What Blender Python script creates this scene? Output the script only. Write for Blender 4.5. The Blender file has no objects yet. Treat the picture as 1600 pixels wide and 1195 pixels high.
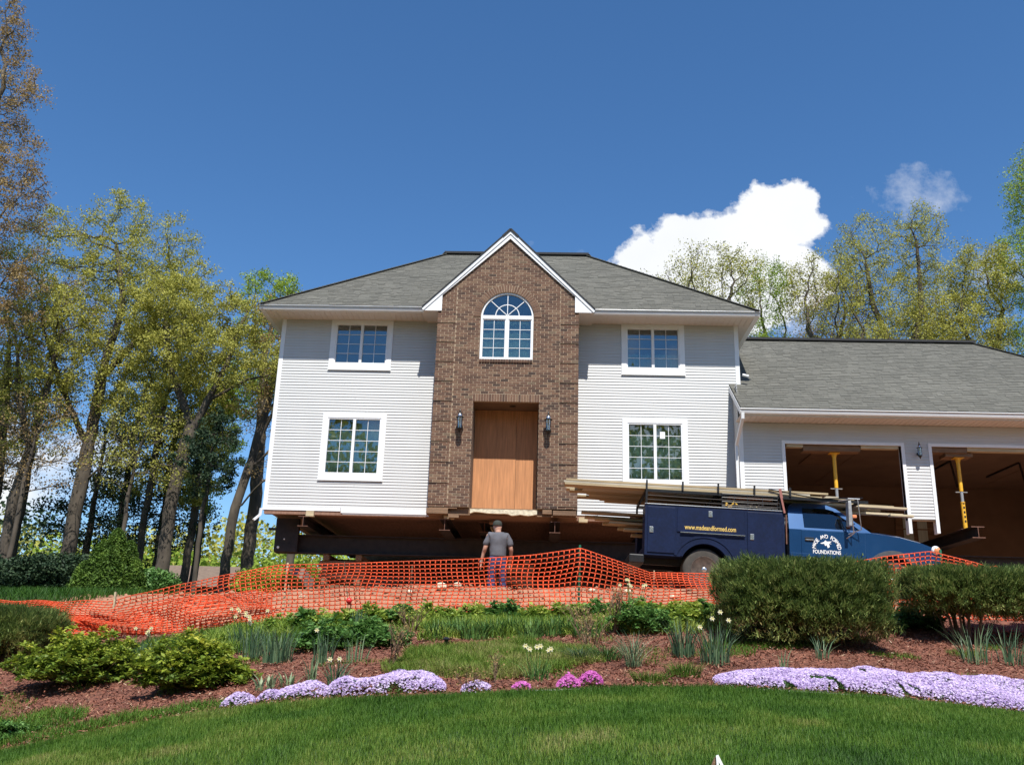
import bpy, bmesh, math, random
import numpy as np
from math import sin, cos, pi, atan, atan2, sqrt, radians, tan
from mathutils import Vector, Matrix, Euler
from mathutils.geometry import tessellate_polygon

# ------------------------------------------------------------------ camera
S = bpy.context.scene
COL = S.collection
def cam_basis(pitch, roll, yaw):
    cy, sy = cos(yaw), sin(yaw)
    fw = Vector((sy*cos(pitch), cy*cos(pitch), sin(pitch)))
    right = Vector((cy, -sy, 0)); up = right.cross(fw)
    return cos(roll)*right+sin(roll)*up, -sin(roll)*right+cos(roll)*up, fw
cr, cu, cf = cam_basis(.3018, .0300, -.0416)
camd = bpy.data.cameras.new('camera'); cam = bpy.data.objects.new('camera', camd); COL.objects.link(cam)
cam.matrix_world = Matrix(((cr.x, cu.x, -cf.x, 7.101), (cr.y, cu.y, -cf.y, -23.0343), (cr.z, cu.z, -cf.z, -3.7403), (0, 0, 0, 1)))
camd.sensor_width = 36; camd.lens = 36*1455.73/1600; camd.clip_end = 2000; camd.clip_start = .05
S.camera = cam
# ------------------------------------------------------------------ light
SUN_EL = math.atan(1.57/sqrt(1+.15**2)); 
SUN_DIR = Vector((.15, -1, 1.57)).normalized()       # towards the sun
sund = bpy.data.lights.new('sun', 'SUN'); sund.energy = 5.0; sund.angle = radians(.53); sund.color = (1, .965, .90)
sun = bpy.data.objects.new('sun', sund); COL.objects.link(sun)
sun.rotation_euler = SUN_DIR.to_track_quat('Z', 'Y').to_euler()
S.view_settings.view_transform = 'Standard'; S.view_settings.look = 'None'; S.view_settings.gamma = 1
S.view_settings.exposure = 0.42; S.view_settings.use_curve_mapping = False
W = bpy.data.worlds.new('World'); S.world = W; W.use_nodes = True
nt = W.node_tree; N = nt.nodes; L = nt.links; N.clear()
out = N.new('ShaderNodeOutputWorld'); bg = N.new('ShaderNodeBackground'); bg.inputs[1].default_value = .085
sky = N.new('ShaderNodeTexSky'); sky.sky_type = 'NISHITA'; sky.sun_disc = False
sky.sun_elevation = SUN_EL; sky.sun_rotation = atan2(SUN_DIR.x, SUN_DIR.y); sky.altitude = 200; sky.air_density = 1.0; sky.dust_density = .0; sky.ozone_density = 5.5
# clouds: ellipses in the gnomonic plane of the northern sky (u = x/y, v = z/y) with noise-torn edges
tc = N.new('ShaderNodeTexCoord'); sep = N.new('ShaderNodeSeparateXYZ'); L.new(tc.outputs['Generated'], sep.inputs[0])
def wm(op, a, b=None, c=None, clamp=False):
    n = N.new('ShaderNodeMath'); n.operation = op; n.use_clamp = clamp
    for i, v in enumerate((a, b, c)):
        if v is None: continue
        if isinstance(v, (int, float)): n.inputs[i].default_value = v
        else: L.new(v, n.inputs[i])
    return n.outputs[0]
ay = wm('MAXIMUM', sep.outputs[1], .02)
uu = wm('DIVIDE', sep.outputs[0], ay); vv = wm('DIVIDE', sep.outputs[2], ay)
cmb = N.new('ShaderNodeCombineXYZ'); L.new(uu, cmb.inputs[0]); L.new(vv, cmb.inputs[1])
def wnoise(vec, scale, detail, rough=.55):
    n = N.new('ShaderNodeTexNoise'); n.inputs['Scale'].default_value = scale; n.inputs['Detail'].default_value = detail; n.inputs['Roughness'].default_value = rough
    L.new(vec, n.inputs['Vector']); return n.outputs['Fac']
n1 = wnoise(cmb.outputs[0], 22, 8, .6); n2 = wnoise(cmb.outputs[0], 7, 5); n3 = wnoise(cmb.outputs[0], 14, 9, .65)
def blobs(lst):
    acc = None
    for (u0, v0, ru, rv) in lst:
        a = wm('DIVIDE', wm('SUBTRACT', uu, u0), ru); b = wm('DIVIDE', wm('SUBTRACT', vv, v0), rv)
        d = wm('SUBTRACT', 1, wm('SQRT', wm('ADD', wm('MULTIPLY', a, a), wm('MULTIPLY', b, b))))
        d = wm('MULTIPLY', d, min(ru, rv)*18)
        acc = d if acc is None else wm('MAXIMUM', acc, d)
    return acc
CL_BIG = [(0.1109, 0.4529, 0.0385, 0.0452), (0.1479, 0.4534, 0.0443, 0.0702), (0.1822, 0.4866, 0.0372, 0.0434), (0.215, 0.4706, 0.0517, 0.0665), (0.268, 0.5208, 0.0448, 0.044), (0.2879, 0.5169, 0.0313, 0.0422), (0.2462, 0.5039, 0.0446, 0.0505), (0.221, 0.4383, 0.0804, 0.0653), (0.2726, 0.4471, 0.0511, 0.0489), (0.295, 0.5111, 0.0223, 0.0293), (0.1905, 0.4061, 0.0581, 0.0479)]
CL_WISP = [(0.4274, 0.5563, 0.0596, 0.0377), (0.4508, 0.538, 0.0407, 0.0288), (0.4105, 0.5595, 0.0373, 0.0274), (0.0139, 0.4737, 0.0135, 0.0049), (0.0327, 0.4747, 0.0075, 0.0049), (0.4094, 0.5476, 0.0223, 0.0153), (0.5123, 0.4505, 0.0432, 0.0322), (0.4511, 0.418, 0.043, 0.0317), (0.2694, 0.3917, 0.0432, 0.0315)]
CL_LEFT = [(-0.5674, 0.2103, 0.0797, 0.0367), (-0.5909, 0.1808, 0.0648, 0.0434), (-0.5191, 0.2259, 0.0363, 0.0295), (-0.6153, 0.2313, 0.0439, 0.0372)]

big = blobs(CL_BIG); wisp = blobs(CL_WISP); lft = blobs(CL_LEFT)
nz = wm('SUBTRACT', n1, .5)
m1 = wm('MULTIPLY_ADD', nz, 1.1, big); m1 = wm('MULTIPLY_ADD', m1, 7.0, .5, clamp=True)
m2 = wm('MULTIPLY_ADD', wm('SUBTRACT', n3, .55), 2.6, wisp); m2 = wm('MULTIPLY_ADD', m2, .9, 0, clamp=True); m2 = wm('MULTIPLY', m2, .75)
m3 = wm('MULTIPLY_ADD', wm('SUBTRACT', n2, .5), 2.2, lft); m3 = wm('MULTIPLY_ADD', m3, 1.6, .3, clamp=True)
front = wm('GREATER_THAN', sep.outputs[1], .05)
# scattered cumulus over the rest of the sky (seen only in the window panes)
ng = wnoise(tc.outputs['Generated'], 3.2, 7); gen = wm('MULTIPLY_ADD', wm('SUBTRACT', ng, .54), 9, 0, clamp=True)
back = wm('LESS_THAN', sep.outputs[1], -.05); gen = wm('MULTIPLY', gen, back); gen = wm('MULTIPLY', gen, wm('GREATER_THAN', sep.outputs[2], 0))
mm = wm('MAXIMUM', wm('MAXIMUM', m1, m2), m3); mm = wm('MULTIPLY', mm, front); mm = wm('MAXIMUM', mm, wm('MULTIPLY', gen, .85))
shade = wm('MULTIPLY_ADD', wnoise(cmb.outputs[0], 5, 6), .5, .62)   # soft grey modelling inside the clouds
ccol = N.new('ShaderNodeMix'); ccol.data_type = 'RGBA'; L.new(wm('MULTIPLY_ADD', shade, 1.6, -.75, clamp=True), ccol.inputs['Factor'])
ccol.inputs[6].default_value = (6.6, 7.0, 7.7, 1); ccol.inputs[7].default_value = (9.8, 9.9, 10.0, 1)
mx = N.new('ShaderNodeMix'); mx.data_type = 'RGBA'; L.new(mm, mx.inputs['Factor'])
hs = N.new('ShaderNodeHueSaturation'); hs.inputs['Saturation'].default_value = 1.15; hs.inputs['Value'].default_value = 1.36
L.new(sky.outputs[0], hs.inputs['Color'])
L.new(hs.outputs[0], mx.inputs[6]); L.new(ccol.outputs[2], mx.inputs[7]); L.new(mx.outputs[2], bg.inputs[0]); L.new(bg.outputs[0], out.inputs[0])
S.render.engine = 'CYCLES'
S.cycles.max_bounces = 7; S.cycles.transparent_max_bounces = 12

rng = np.random.default_rng(7); R = random.Random(11)
# ------------------------------------------------------------------ helpers
def tag(o, label=None, cat=None, group=None, kind=None):
    if label: o['label'] = label
    if cat: o['category'] = cat
    if group: o['group'] = group
    if kind: o['kind'] = kind
    return o
def empty(name, loc=(0, 0, 0), rz=0, label=None, cat=None, group=None):
    o = bpy.data.objects.new(name, None); COL.objects.link(o); o.location = loc; o.rotation_euler = (0, 0, rz); o.empty_display_size = .1
    return tag(o, label, cat, group)
def link(name, me, parent=None, loc=None, rot=None, scale=None):
    o = bpy.data.objects.new(name, me); COL.objects.link(o)
    if parent is not None: o.parent = parent
    if loc is not None: o.location = loc
    if rot is not None: o.rotation_euler = rot
    if scale is not None: o.scale = scale
    return o
def copy_tree(o, parent=None):
    c = o.copy(); COL.objects.link(c); c.parent = parent
    for ch in list(o.children): copy_tree(ch, c)
    return c
class MB:
    def __init__(s): s.v = []; s.f = []; s.m = []; s.r = []
    def add(s, vs, fs, m=0, r=.5):
        b = len(s.v); s.v += [tuple(v) for v in vs]
        for f in fs: s.f.append(tuple(b+i for i in f)); s.m.append(m); s.r.append(r)
        return s
    def box(s, x0, x1, y0, y1, z0, z1, m=0, r=.5, bev=0):
        if bev:
            return s.bevbox(x0, x1, y0, y1, z0, z1, m, r, bev)
        v = [(x, y, z) for z in (z0, z1) for y in (y0, y1) for x in (x0, x1)]
        return s.add(v, [(0, 2, 3, 1), (4, 5, 7, 6), (0, 1, 5, 4), (2, 6, 7, 3), (0, 4, 6, 2), (1, 3, 7, 5)], m, r)
    def bevbox(s, x0, x1, y0, y1, z0, z1, m, r, b):
        bm = bmesh.new(); bmesh.ops.create_cube(bm, size=1)
        for v in bm.verts: v.co = ((x0+x1)/2+v.co.x*(x1-x0), (y0+y1)/2+v.co.y*(y1-y0), (z0+z1)/2+v.co.z*(z1-z0))
        bmesh.ops.bevel(bm, geom=bm.edges[:], offset=b, segments=2, affect='EDGES', profile=.6)
        bm.verts.index_update(); s.add([v.co[:] for v in bm.verts], [tuple(v.index for v in f.verts) for f in bm.faces], m, r); bm.free(); return s
    def beam(s, a, b, w, h, up=(0, 0, 1), m=0, r=.5):
        a = Vector(a); b = Vector(b); d = (b-a).normalized(); u = Vector(up); sd = d.cross(u)
        if sd.length < 1e-4: sd = d.cross(Vector((1, 0, 0)))
        sd.normalize(); u = sd.cross(d); v = []
        for p in (a, b):
            for i, j in ((-1, -1), (1, -1), (1, 1), (-1, 1)): v.append(p+sd*i*w/2+u*j*h/2)
        return s.add(v, [(0, 1, 2, 3), (7, 6, 5, 4), (0, 4, 5, 1), (1, 5, 6, 2), (2, 6, 7, 3), (3, 7, 4, 0)], m, r)
    def tube(s, pts, rad, n=8, m=0, r=.5, cap=True):
        pts = [Vector(p) for p in pts]; rad = rad if isinstance(rad, (list, tuple)) else [rad]*len(pts); vs = []
        d0 = (pts[1]-pts[0]).normalized(); a = d0.orthogonal().normalized()
        for i, p in enumerate(pts):
            d = (pts[min(i+1, len(pts)-1)]-pts[max(i-1, 0)]).normalized(); a = (a-d*a.dot(d)).normalized(); b = d.cross(a)
            for k in range(n):
                t = 2*pi*k/n; vs.append(p+(a*cos(t)+b*sin(t))*rad[i])
        fs = [(i*n+k, i*n+(k+1) % n, (i+1)*n+(k+1) % n, (i+1)*n+k) for i in range(len(pts)-1) for k in range(n)]
        if cap: fs += [tuple(range(n-1, -1, -1)), tuple((len(pts)-1)*n+k for k in range(n))]
        return s.add(vs, fs, m, r)
    def lathe(s, prof, cx=0, cy=0, n=16, axis='Z', c=(0, 0, 0), m=0, r=.5):
        vs = []
        for (rr, z) in prof:
            for k in range(n):
                t = 2*pi*k/n; x, y = rr*cos(t), rr*sin(t)
                vs.append((c[0]+x, c[1]+y, c[2]+z) if axis == 'Z' else (c[0]+x, c[1]+z, c[2]+y) if axis == 'Y' else (c[0]+z, c[1]+x, c[2]+y))
        q = len(prof); fs = [(i*n+k, i*n+(k+1) % n, (i+1)*n+(k+1) % n, (i+1)*n+k) for i in range(q-1) for k in range(n)]
        fs += [tuple(range(n)), tuple((q-1)*n+k for k in range(n))]
        return s.add(vs, fs, m, r)
    def plate(s, outline, holes=(), w0=0, w1=.02, fn=None, m=0, r=.5):
        """outline (u,v) polygon with holes extruded from w0 to w1; fn maps (u,v,w) to xyz (default: x=u, z=v, y=w)"""
        fn = fn or (lambda u, v, w: (u, w, v)); loops = [list(outline)]+[list(h) for h in holes]
        flat = [p for l in loops for p in l]; n = len(flat)
        tr = tessellate_polygon([[Vector((p[0], p[1], 0)) for p in l] for l in loops])
        vs = [fn(p[0], p[1], w0) for p in flat]+[fn(p[0], p[1], w1) for p in flat]
        fs = [tuple(t) for t in tr]+[tuple(i+n for i in reversed(t)) for t in tr]; o = 0
        for l in loops:
            k = len(l)
            for i in range(k): fs.append((o+i, o+(i+1) % k, o+(i+1) % k+n, o+i+n))
            o += k
        return s.add(vs, fs, m, r)
    def mesh(s, name, mats, smooth=False):
        me = bpy.data.meshes.new(name); me.from_pydata(s.v, [], s.f); mats = mats if isinstance(mats, (list, tuple)) else [mats]
        for x in mats: me.materials.append(x)
        me.polygons.foreach_set('material_index', s.m)
        a = me.attributes.new('rnd', 'FLOAT', 'FACE'); a.data.foreach_set('value', s.r)
        if smooth: me.polygons.foreach_set('use_smooth', [True]*len(s.f))
        bm = bmesh.new(); bm.from_mesh(me); bmesh.ops.recalc_face_normals(bm, faces=bm.faces[:]); bm.to_mesh(me); bm.free()
        me.update(); return me
    def build(s, name, mats, parent=None, loc=None, rot=None, smooth=False):
        return link(name, s.mesh(name, mats, smooth), parent, loc, rot)
def smooth_angle(o, ang=40):
    me = o.data; me.polygons.foreach_set('use_smooth', [True]*len(me.polygons)); me.set_sharp_from_angle(angle=radians(ang)); return o
def bulk(name, P, mat, rnd=None, parent=None, smooth=False, loc=None, weld=False):
    """P: (N,k,3) polygons, one mesh"""
    P = np.asarray(P, np.float32); n, k, _ = P.shape; V_ = P.reshape(-1, 3); ix = np.arange(n*k, dtype=np.int32)
    if weld:
        q = np.round((V_.astype(np.float64)+64)*4000).astype(np.int64); key = (q[:, 0]*600000+q[:, 1])*600000+q[:, 2]; _, first, inv = np.unique(key, return_index=True, return_inverse=True); V_ = V_[first]; ix = inv.astype(np.int32).reshape(-1)
    me = bpy.data.meshes.new(name); me.vertices.add(len(V_)); me.vertices.foreach_set('co', V_.reshape(-1))
    me.loops.add(n*k); me.loops.foreach_set('vertex_index', ix)
    me.polygons.add(n); me.polygons.foreach_set('loop_start', np.arange(0, n*k, k, dtype=np.int32))
    if smooth: me.polygons.foreach_set('use_smooth', np.ones(n, bool))
    for x in (mat if isinstance(mat, (list, tuple)) else [mat]): me.materials.append(x)
    a = me.attributes.new('rnd', 'FLOAT', 'FACE'); a.data.foreach_set('value', np.asarray(rnd if rnd is not None else rng.random(n), np.float32))
    me.update(calc_edges=True); return link(name, me, parent, loc)
def grid_mesh(name, X, Y, Z, mats, parent=None, smooth=True):
    h, w = X.shape; me = bpy.data.meshes.new(name); me.vertices.add(h*w)
    me.vertices.foreach_set('co', np.stack([X, Y, Z], -1).astype(np.float32).reshape(-1))
    i = np.arange((h-1)*(w-1)); r, c = i//(w-1), i % (w-1); a = r*w+c
    q = np.stack([a, a+1, a+w+1, a+w], -1).astype(np.int32); n = len(q)
    me.loops.add(n*4); me.loops.foreach_set('vertex_index', q.reshape(-1)); me.polygons.add(n); me.polygons.foreach_set('loop_start', np.arange(0, n*4, 4, dtype=np.int32))
    if smooth: me.polygons.foreach_set('use_smooth', np.ones(n, bool))
    for x in (mats if isinstance(mats, (list, tuple)) else [mats]): me.materials.append(x)
    me.update(calc_edges=True); return link(name, me, parent)
def vnoise(x, y, s, seed=0):
    """smooth value noise in numpy, 0..1"""
    x = np.asarray(x, float)*s+seed*17.3; y = np.asarray(y, float)*s+seed*5.7
    xi = np.floor(x); yi = np.floor(y); fx = x-xi; fy = y-yi; fx = fx*fx*(3-2*fx); fy = fy*fy*(3-2*fy)
    h = lambda a, b: np.modf(np.abs(np.sin(a*127.1+b*311.7)*43758.5453))[0]
    return (h(xi, yi)*(1-fx)+h(xi+1, yi)*fx)*(1-fy)+(h(xi, yi+1)*(1-fx)+h(xi+1, yi+1)*fx)*fy
# ------------------------------------------------------------------ materials
def mat(name, col, rough=.6, ns=0, amt=.2, bump=0, bs=None, ramp=None, metal=0, spec=.5, trans=0, attr=False, stretch=(1, 1, 1), amt2=0, ns2=1.0, coat=0, tcol=None):
    """principled with: ramp over the 'rnd' face attribute (attr) and noise variation (ns, amt) in object space"""
    m = bpy.data.materials.new(name); m.use_nodes = True; n = m.node_tree.nodes; l = m.node_tree.links; p = n['Principled BSDF']
    p.inputs['Roughness'].default_value = rough; p.inputs['Metallic'].default_value = metal; p.inputs['Specular IOR Level'].default_value = spec
    if coat: p.inputs['Coat Weight'].default_value = coat; p.inputs['Coat Roughness'].default_value = .04
    src = None
    if ramp:
        at = n.new('ShaderNodeAttribute'); at.attribute_name = 'rnd'; rp = n.new('ShaderNodeValToRGB'); cr_ = rp.color_ramp
        cr_.elements[0].position = ramp[0][0]; cr_.elements[0].color = (*ramp[0][1], 1); cr_.elements[1].position = ramp[-1][0]; cr_.elements[1].color = (*ramp[-1][1], 1)
        for q in ramp[1:-1]: e = cr_.elements.new(q[0]); e.color = (*q[1], 1)
        l.new(at.outputs['Fac'], rp.inputs[0]); src = rp.outputs[0]
    tcn = n.new('ShaderNodeTexCoord'); mp = n.new('ShaderNodeMapping'); mp.inputs['Scale'].default_value = stretch; l.new(tcn.outputs['Object'], mp.inputs[0])
    def var(src, scale, amount, detail=6):
        nz = n.new('ShaderNodeTexNoise'); nz.inputs['Scale'].default_value = scale; nz.inputs['Detail'].default_value = detail; l.new(mp.outputs[0], nz.inputs['Vector'])
        mr = n.new('ShaderNodeMapRange'); mr.inputs[1].default_value = .3; mr.inputs[2].default_value = .7; mr.inputs[3].default_value = 1-amount; mr.inputs[4].default_value = 1+amount; l.new(nz.outputs['Fac'], mr.inputs[0])
        mu = n.new('ShaderNodeMix'); mu.data_type = 'RGBA'; mu.blend_type = 'MULTIPLY'; mu.inputs['Factor'].default_value = 1; l.new(mr.outputs[0], mu.inputs[7])
        if src is None: mu.inputs[6].default_value = (*col, 1)
        else: l.new(src, mu.inputs[6])
        return mu.outputs[2]
    if ns: src = var(src, ns, amt)
    if amt2: src = var(src, ns2, amt2, 4)
    if src is None: p.inputs['Base Color'].default_value = (*col, 1)
    else: l.new(src, p.inputs['Base Color'])
    if bump:
        nb = n.new('ShaderNodeTexNoise'); nb.inputs['Scale'].default_value = bs or ns or 20; nb.inputs['Detail'].default_value = 6; l.new(mp.outputs[0], nb.inputs['Vector'])
        bp = n.new('ShaderNodeBump'); bp.inputs['Strength'].default_value = bump; bp.inputs['Distance'].default_value = .02; l.new(nb.outputs['Fac'], bp.inputs['Height']); l.new(bp.outputs[0], p.inputs['Normal'])
    if trans:
        tr = n.new('ShaderNodeBsdfTranslucent'); ms = n.new('ShaderNodeMixShader'); ms.inputs[0].default_value = trans; o = n['Material Output']
        if src is not None: l.new(src, tr.inputs[0])
        else: tr.inputs[0].default_value = (*(tcol or col), 1)
        l.new(p.outputs[0], ms.inputs[1]); l.new(tr.outputs[0], ms.inputs[2]); l.new(ms.outputs[0], o.inputs[0])
    return m
def glassmat(name, tint=(.55, .65, .65), refl=.22, dark=0.0):
    m = bpy.data.materials.new(name); m.use_nodes = True; n = m.node_tree.nodes; l = m.node_tree.links; n.clear(); o = n.new('ShaderNodeOutputMaterial')
    g = n.new('ShaderNodeBsdfGlossy'); g.inputs['Roughness'].default_value = .01; g.inputs[0].default_value = (.93, .96, 1, 1)
    t = n.new('ShaderNodeBsdfTransparent'); t.inputs[0].default_value = (*tint, 1); s = n.new('ShaderNodeMixShader')
    fr = n.new('ShaderNodeLayerWeight'); fr.inputs[0].default_value = .25; ma = n.new('ShaderNodeMath'); ma.operation = 'MULTIPLY_ADD'; l.new(fr.outputs['Fresnel'], ma.inputs[0]); ma.inputs[1].default_value = .6; ma.inputs[2].default_value = refl
    nb = n.new('ShaderNodeTexNoise'); nb.inputs['Scale'].default_value = 1.5; tcn = n.new('ShaderNodeTexCoord'); l.new(tcn.outputs['Object'], nb.inputs['Vector'])
    bp = n.new('ShaderNodeBump'); bp.inputs['Strength'].default_value = .12; bp.inputs['Distance'].default_value = .01; l.new(nb.outputs['Fac'], bp.inputs['Height']); l.new(bp.outputs[0], g.inputs['Normal'])
    l.new(ma.outputs[0], s.inputs[0]); l.new(t.outputs[0], s.inputs[1]); l.new(g.outputs[0], s.inputs[2]); l.new(s.outputs[0], o.inputs[0]); return m
M = {}
M['siding'] = mat('vinyl_siding', (.55, .552, .545), .5, 3, .03, amt2=.03, ns2=.6)
M['trim'] = mat('white_vinyl_trim', (.78, .79, .80), .4, 5, .03)
M['sheath'] = mat('wall_sheathing', (.30, .22, .15), .8, 4, .2)
M['soffit'] = mat('soffit_vinyl', (.66, .60, .53), .5, 6, .03)
M['gutter'] = mat('white_aluminium_gutter', (.76, .77, .78), .3, 5, .03)
M['brick'] = mat('brown_brick', (.2, .12, .08), .85, 60, .28, bump=.35, bs=120, ramp=[(0, (.045, .026, .019)), (.25, (.095, .048, .031)), (.5, (.138, .070, .043)), (.75, (.17, .092, .056)), (.9, (.195, .12, .073)), (1, (.125, .092, .06))])
M['mortar'] = mat('light_mortar', (.37, .285, .20), .95, 40, .12, bump=.2, bs=150)
M['shingle'] = mat('asphalt_shingle', (.1, .1, .1), .95, 90, .25, bump=.3, bs=160, ramp=[(0, (.102, .099, .084)), (.35, (.112, .109, .092)), (.7, (.121, .117, .099)), (1, (.134, .129, .109))], amt2=.08, ns2=.5)
M['ridge'] = mat('dark_ridge_vent', (.03, .03, .032), .9, 40, .2)
M['ply'] = mat('weathered_plywood', (.50, .225, .095), .75, 3, .16, stretch=(9, 1, .7), amt2=.12, ns2=1.2, bump=.1, bs=30)
M['wood'] = mat('sawn_lumber', (.5, .4, .25), .8, 3, .2, ramp=[(0, (.32, .24, .13)), (.4, (.45, .36, .22)), (.7, (.52, .43, .28)), (1, (.40, .36, .28))], stretch=(.6, 9, 9), amt2=.15, ns2=2)
M['oldwood'] = mat('rough_timber', (.20, .12, .07), .9, 3, .35, stretch=(.6, 8, 8), bump=.4, bs=20)
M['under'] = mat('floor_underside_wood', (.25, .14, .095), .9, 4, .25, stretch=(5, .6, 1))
M['steel'] = mat('dark_painted_steel', (.022, .016, .015), .65, 6, .5, metal=.1)
M['rust'] = mat('rusty_steel_edge', (.16, .075, .05), .85, 12, .3)
M['yellow'] = mat('yellow_paint', (.78, .42, .03), .45, 14, .15)
M['galv'] = mat('galvanised_steel', (.42, .42, .42), .4, 12, .2, metal=.5)
M['black'] = mat('black_metal', (.012, .012, .013), .4, 20, .3)
M['chrome'] = mat('bright_metal', (.75, .75, .76), .22, 20, .1, metal=.9)
M['white'] = mat('white_lettering', (.85, .85, .83), .5)
M['gold'] = mat('gold_lettering', (.68, .48, .12), .5)
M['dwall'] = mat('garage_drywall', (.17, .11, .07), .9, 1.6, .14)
M['dirt'] = mat('orange_brown_soil', (.33, .165, .095), .95, 2.2, .22, bump=.8, bs=9, amt2=.18, ns2=12)
M['mulch'] = mat('red_brown_mulch', (.17, .065, .04), .95, 14, .35, bump=1.0, bs=45, amt2=.2, ns2=1.2)
M['chips'] = mat('mulch_chips', (.2, .1, .05), .9, ramp=[(0, (.085, .03, .02)), (.45, (.20, .07, .042)), (.8, (.25, .095, .058)), (.95, (.29, .15, .09)), (1, (.48, .37, .26))])
M['lawnbase'] = mat('lawn_soil', (.03, .06, .015), .95, 5, .3)
M['ground'] = mat('woodland_floor', (.05, .06, .022), .95, 1.2, .4, bump=.6, bs=6, amt2=.3, ns2=.2)
M['grass'] = mat('lawn_blades', (.1, .2, .03), .55, spec=.25, ramp=[(0, (.022, .066, .010)), (.35, (.060, .145, .017)), (.65, (.115, .215, .025)), (.88, (.215, .27, .05)), (1, (.34, .31, .12))], trans=.35)
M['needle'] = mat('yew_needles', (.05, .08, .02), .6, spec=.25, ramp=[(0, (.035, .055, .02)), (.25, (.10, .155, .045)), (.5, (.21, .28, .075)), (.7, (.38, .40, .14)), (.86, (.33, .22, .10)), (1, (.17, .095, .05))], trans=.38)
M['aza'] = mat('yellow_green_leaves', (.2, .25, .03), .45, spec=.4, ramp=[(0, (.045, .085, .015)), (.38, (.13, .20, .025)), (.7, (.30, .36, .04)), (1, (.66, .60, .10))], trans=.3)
M['hosta'] = mat('hosta_leaves', (.2, .25, .03), .5, spec=.35, ramp=[(0, (.07, .14, .03)), (.45, (.20, .31, .045)), (.8, (.42, .47, .09)), (1, (.62, .60, .20))], trans=.3)
M['leafg'] = mat('fresh_green_leaves', (.1, .2, .03), .5, spec=.35, ramp=[(0, (.035, .09, .022)), (.5, (.10, .22, .05)), (1, (.22, .36, .10))], trans=.3)
M['daff'] = mat('blue_green_blades', (.05, .12, .06), .45, spec=.4, ramp=[(0, (.03, .07, .036)), (.5, (.08, .15, .08)), (1, (.19, .27, .14))], trans=.25)
M['iris'] = mat('pale_iris_blades', (.3, .4, .2), .5, ramp=[(0, (.14, .23, .11)), (1, (.32, .40, .22))], trans=.3)
M['dry'] = mat('dry_tan_blades', (.4, .3, .2), .7, ramp=[(0, (.12, .10, .05)), (.6, (.22, .2, .10)), (1, (.45, .38, .25))], trans=.2)
M['phlox'] = mat('lilac_phlox_petals', (.6, .45, .8), .6, ramp=[(0, (.40, .27, .54)), (.5, (.60, .47, .73)), (1, (.83, .75, .89))], trans=.25)
M['pink'] = mat('magenta_phlox_petals', (.6, .1, .5), .6, ramp=[(0, (.45, .05, .33)), (1, (.72, .22, .6))], trans=.25)
M['cream'] = mat('cream_petals', (.85, .8, .55), .6, ramp=[(0, (.8, .72, .3)), (1, (.9, .87, .72))], trans=.3)
M['net'] = mat('orange_plastic_mesh', (.84, .125, .042), .45, 2, .22, spec=.35, trans=.38)
M['bark'] = mat('grey_brown_bark', (.085, .068, .051), .95, 5, .4, stretch=(1, 1, .3), bump=.8, bs=8)
M['twig'] = mat('brown_twigs', (.13, .08, .05), .9, 10, .3)
def leafm(name, c0, c1, c2, tr=.35): return mat(name, c1, .6, spec=.2, ramp=[(0, c0), (.5, c1), (1, c2)], trans=tr)
M['oak'] = leafm('yellow_olive_spring_leaves', (.17, .17, .032), (.40, .39, .075), (.62, .58, .15))
M['oakr'] = leafm('bronze_spring_leaves', (.20, .13, .055), (.36, .24, .10), (.46, .35, .15))
M['lime'] = leafm('lime_spring_leaves', (.13, .20, .03), (.28, .39, .05), (.48, .56, .10))
M['hem'] = leafm('dark_hemlock_needles', (.012, .028, .016), (.032, .062, .03), (.075, .11, .05), .15)
M['arb'] = leafm('bright_arborvitae', (.03, .065, .014), (.095, .17, .028), (.20, .30, .05), .2)
M['red'] = mat('red_plastic', (.6, .03, .03), .3)
M['green'] = mat('green_stake_paint', (.02, .16, .08), .5)
M['stone'] = mat('broken_concrete', (.62, .55, .40), .9, 14, .25, bump=.6, bs=25)
M['conc'] = mat('old_concrete', (.3, .28, .26), .9, 3, .25, bump=.4)
M['tblue'] = mat('metallic_blue_paint', (.010, .055, .155), .33, 1.5, .1, metal=.35, coat=.55, spec=.35)
M['bblue'] = mat('faded_navy_paint', (.005, .012, .043), .5, 3, .2, spec=.22, amt2=.2, ns2=25)
M['rubber'] = mat('dusty_rubber', (.055, .05, .043), .85, 8, .25)
M['rim'] = mat('rusty_wheel', (.10, .075, .06), .6, 14, .4, metal=.4)
M['greypl'] = mat('grey_plastic_flare', (.06, .065, .075), .6, 8, .2)
M['tglass'] = glassmat('truck_glass', (.35, .42, .40), .10)
M['glass'] = glassmat('window_glass', (.66, .76, .73), .115)
M['lampglass'] = glassmat('lantern_glass', (.8, .85, .85), .25)
M['amber'] = mat('amber_lens', (.75, .28, .12), .25, coat=.5)
M['curtain'] = mat('sheer_curtain', (.50, .57, .52), .9, 2, .15, stretch=(12, 1, .5))
M['room'] = mat('dim_room_wall', (.22, .2, .17), .9, 1, .2)
M['orangewood'] = mat('orange_stained_plank', (.45, .16, .06), .7, 4, .25, stretch=(.6, 8, 8))
M['rope'] = mat('yellow_strap', (.8, .5, .08), .6)
M['seat'] = mat('dark_seat_cloth', (.03, .03, .035), .9)
M['roof2'] = mat('tan_shingle_roof', (.17, .12, .085), .9, 6, .2)
M['tanw'] = mat('tan_wall', (.12, .12, .09), .8, 2, .15)
M['skin'] = mat('skin', (.50, .27, .19), .5, 12, .08)
M['shirt'] = mat('grey_cotton', (.10, .10, .115), .9, 8, .15, bump=.5, bs=7)
M['jean'] = mat('blue_denim', (.03, .045, .12), .9, 12, .2, bump=.2, bs=30)
M['cap'] = mat('dark_cap_cloth', (.035, .04, .032), .9)
M['boot'] = mat('tan_leather_boot', (.16, .09, .05), .8)
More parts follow.
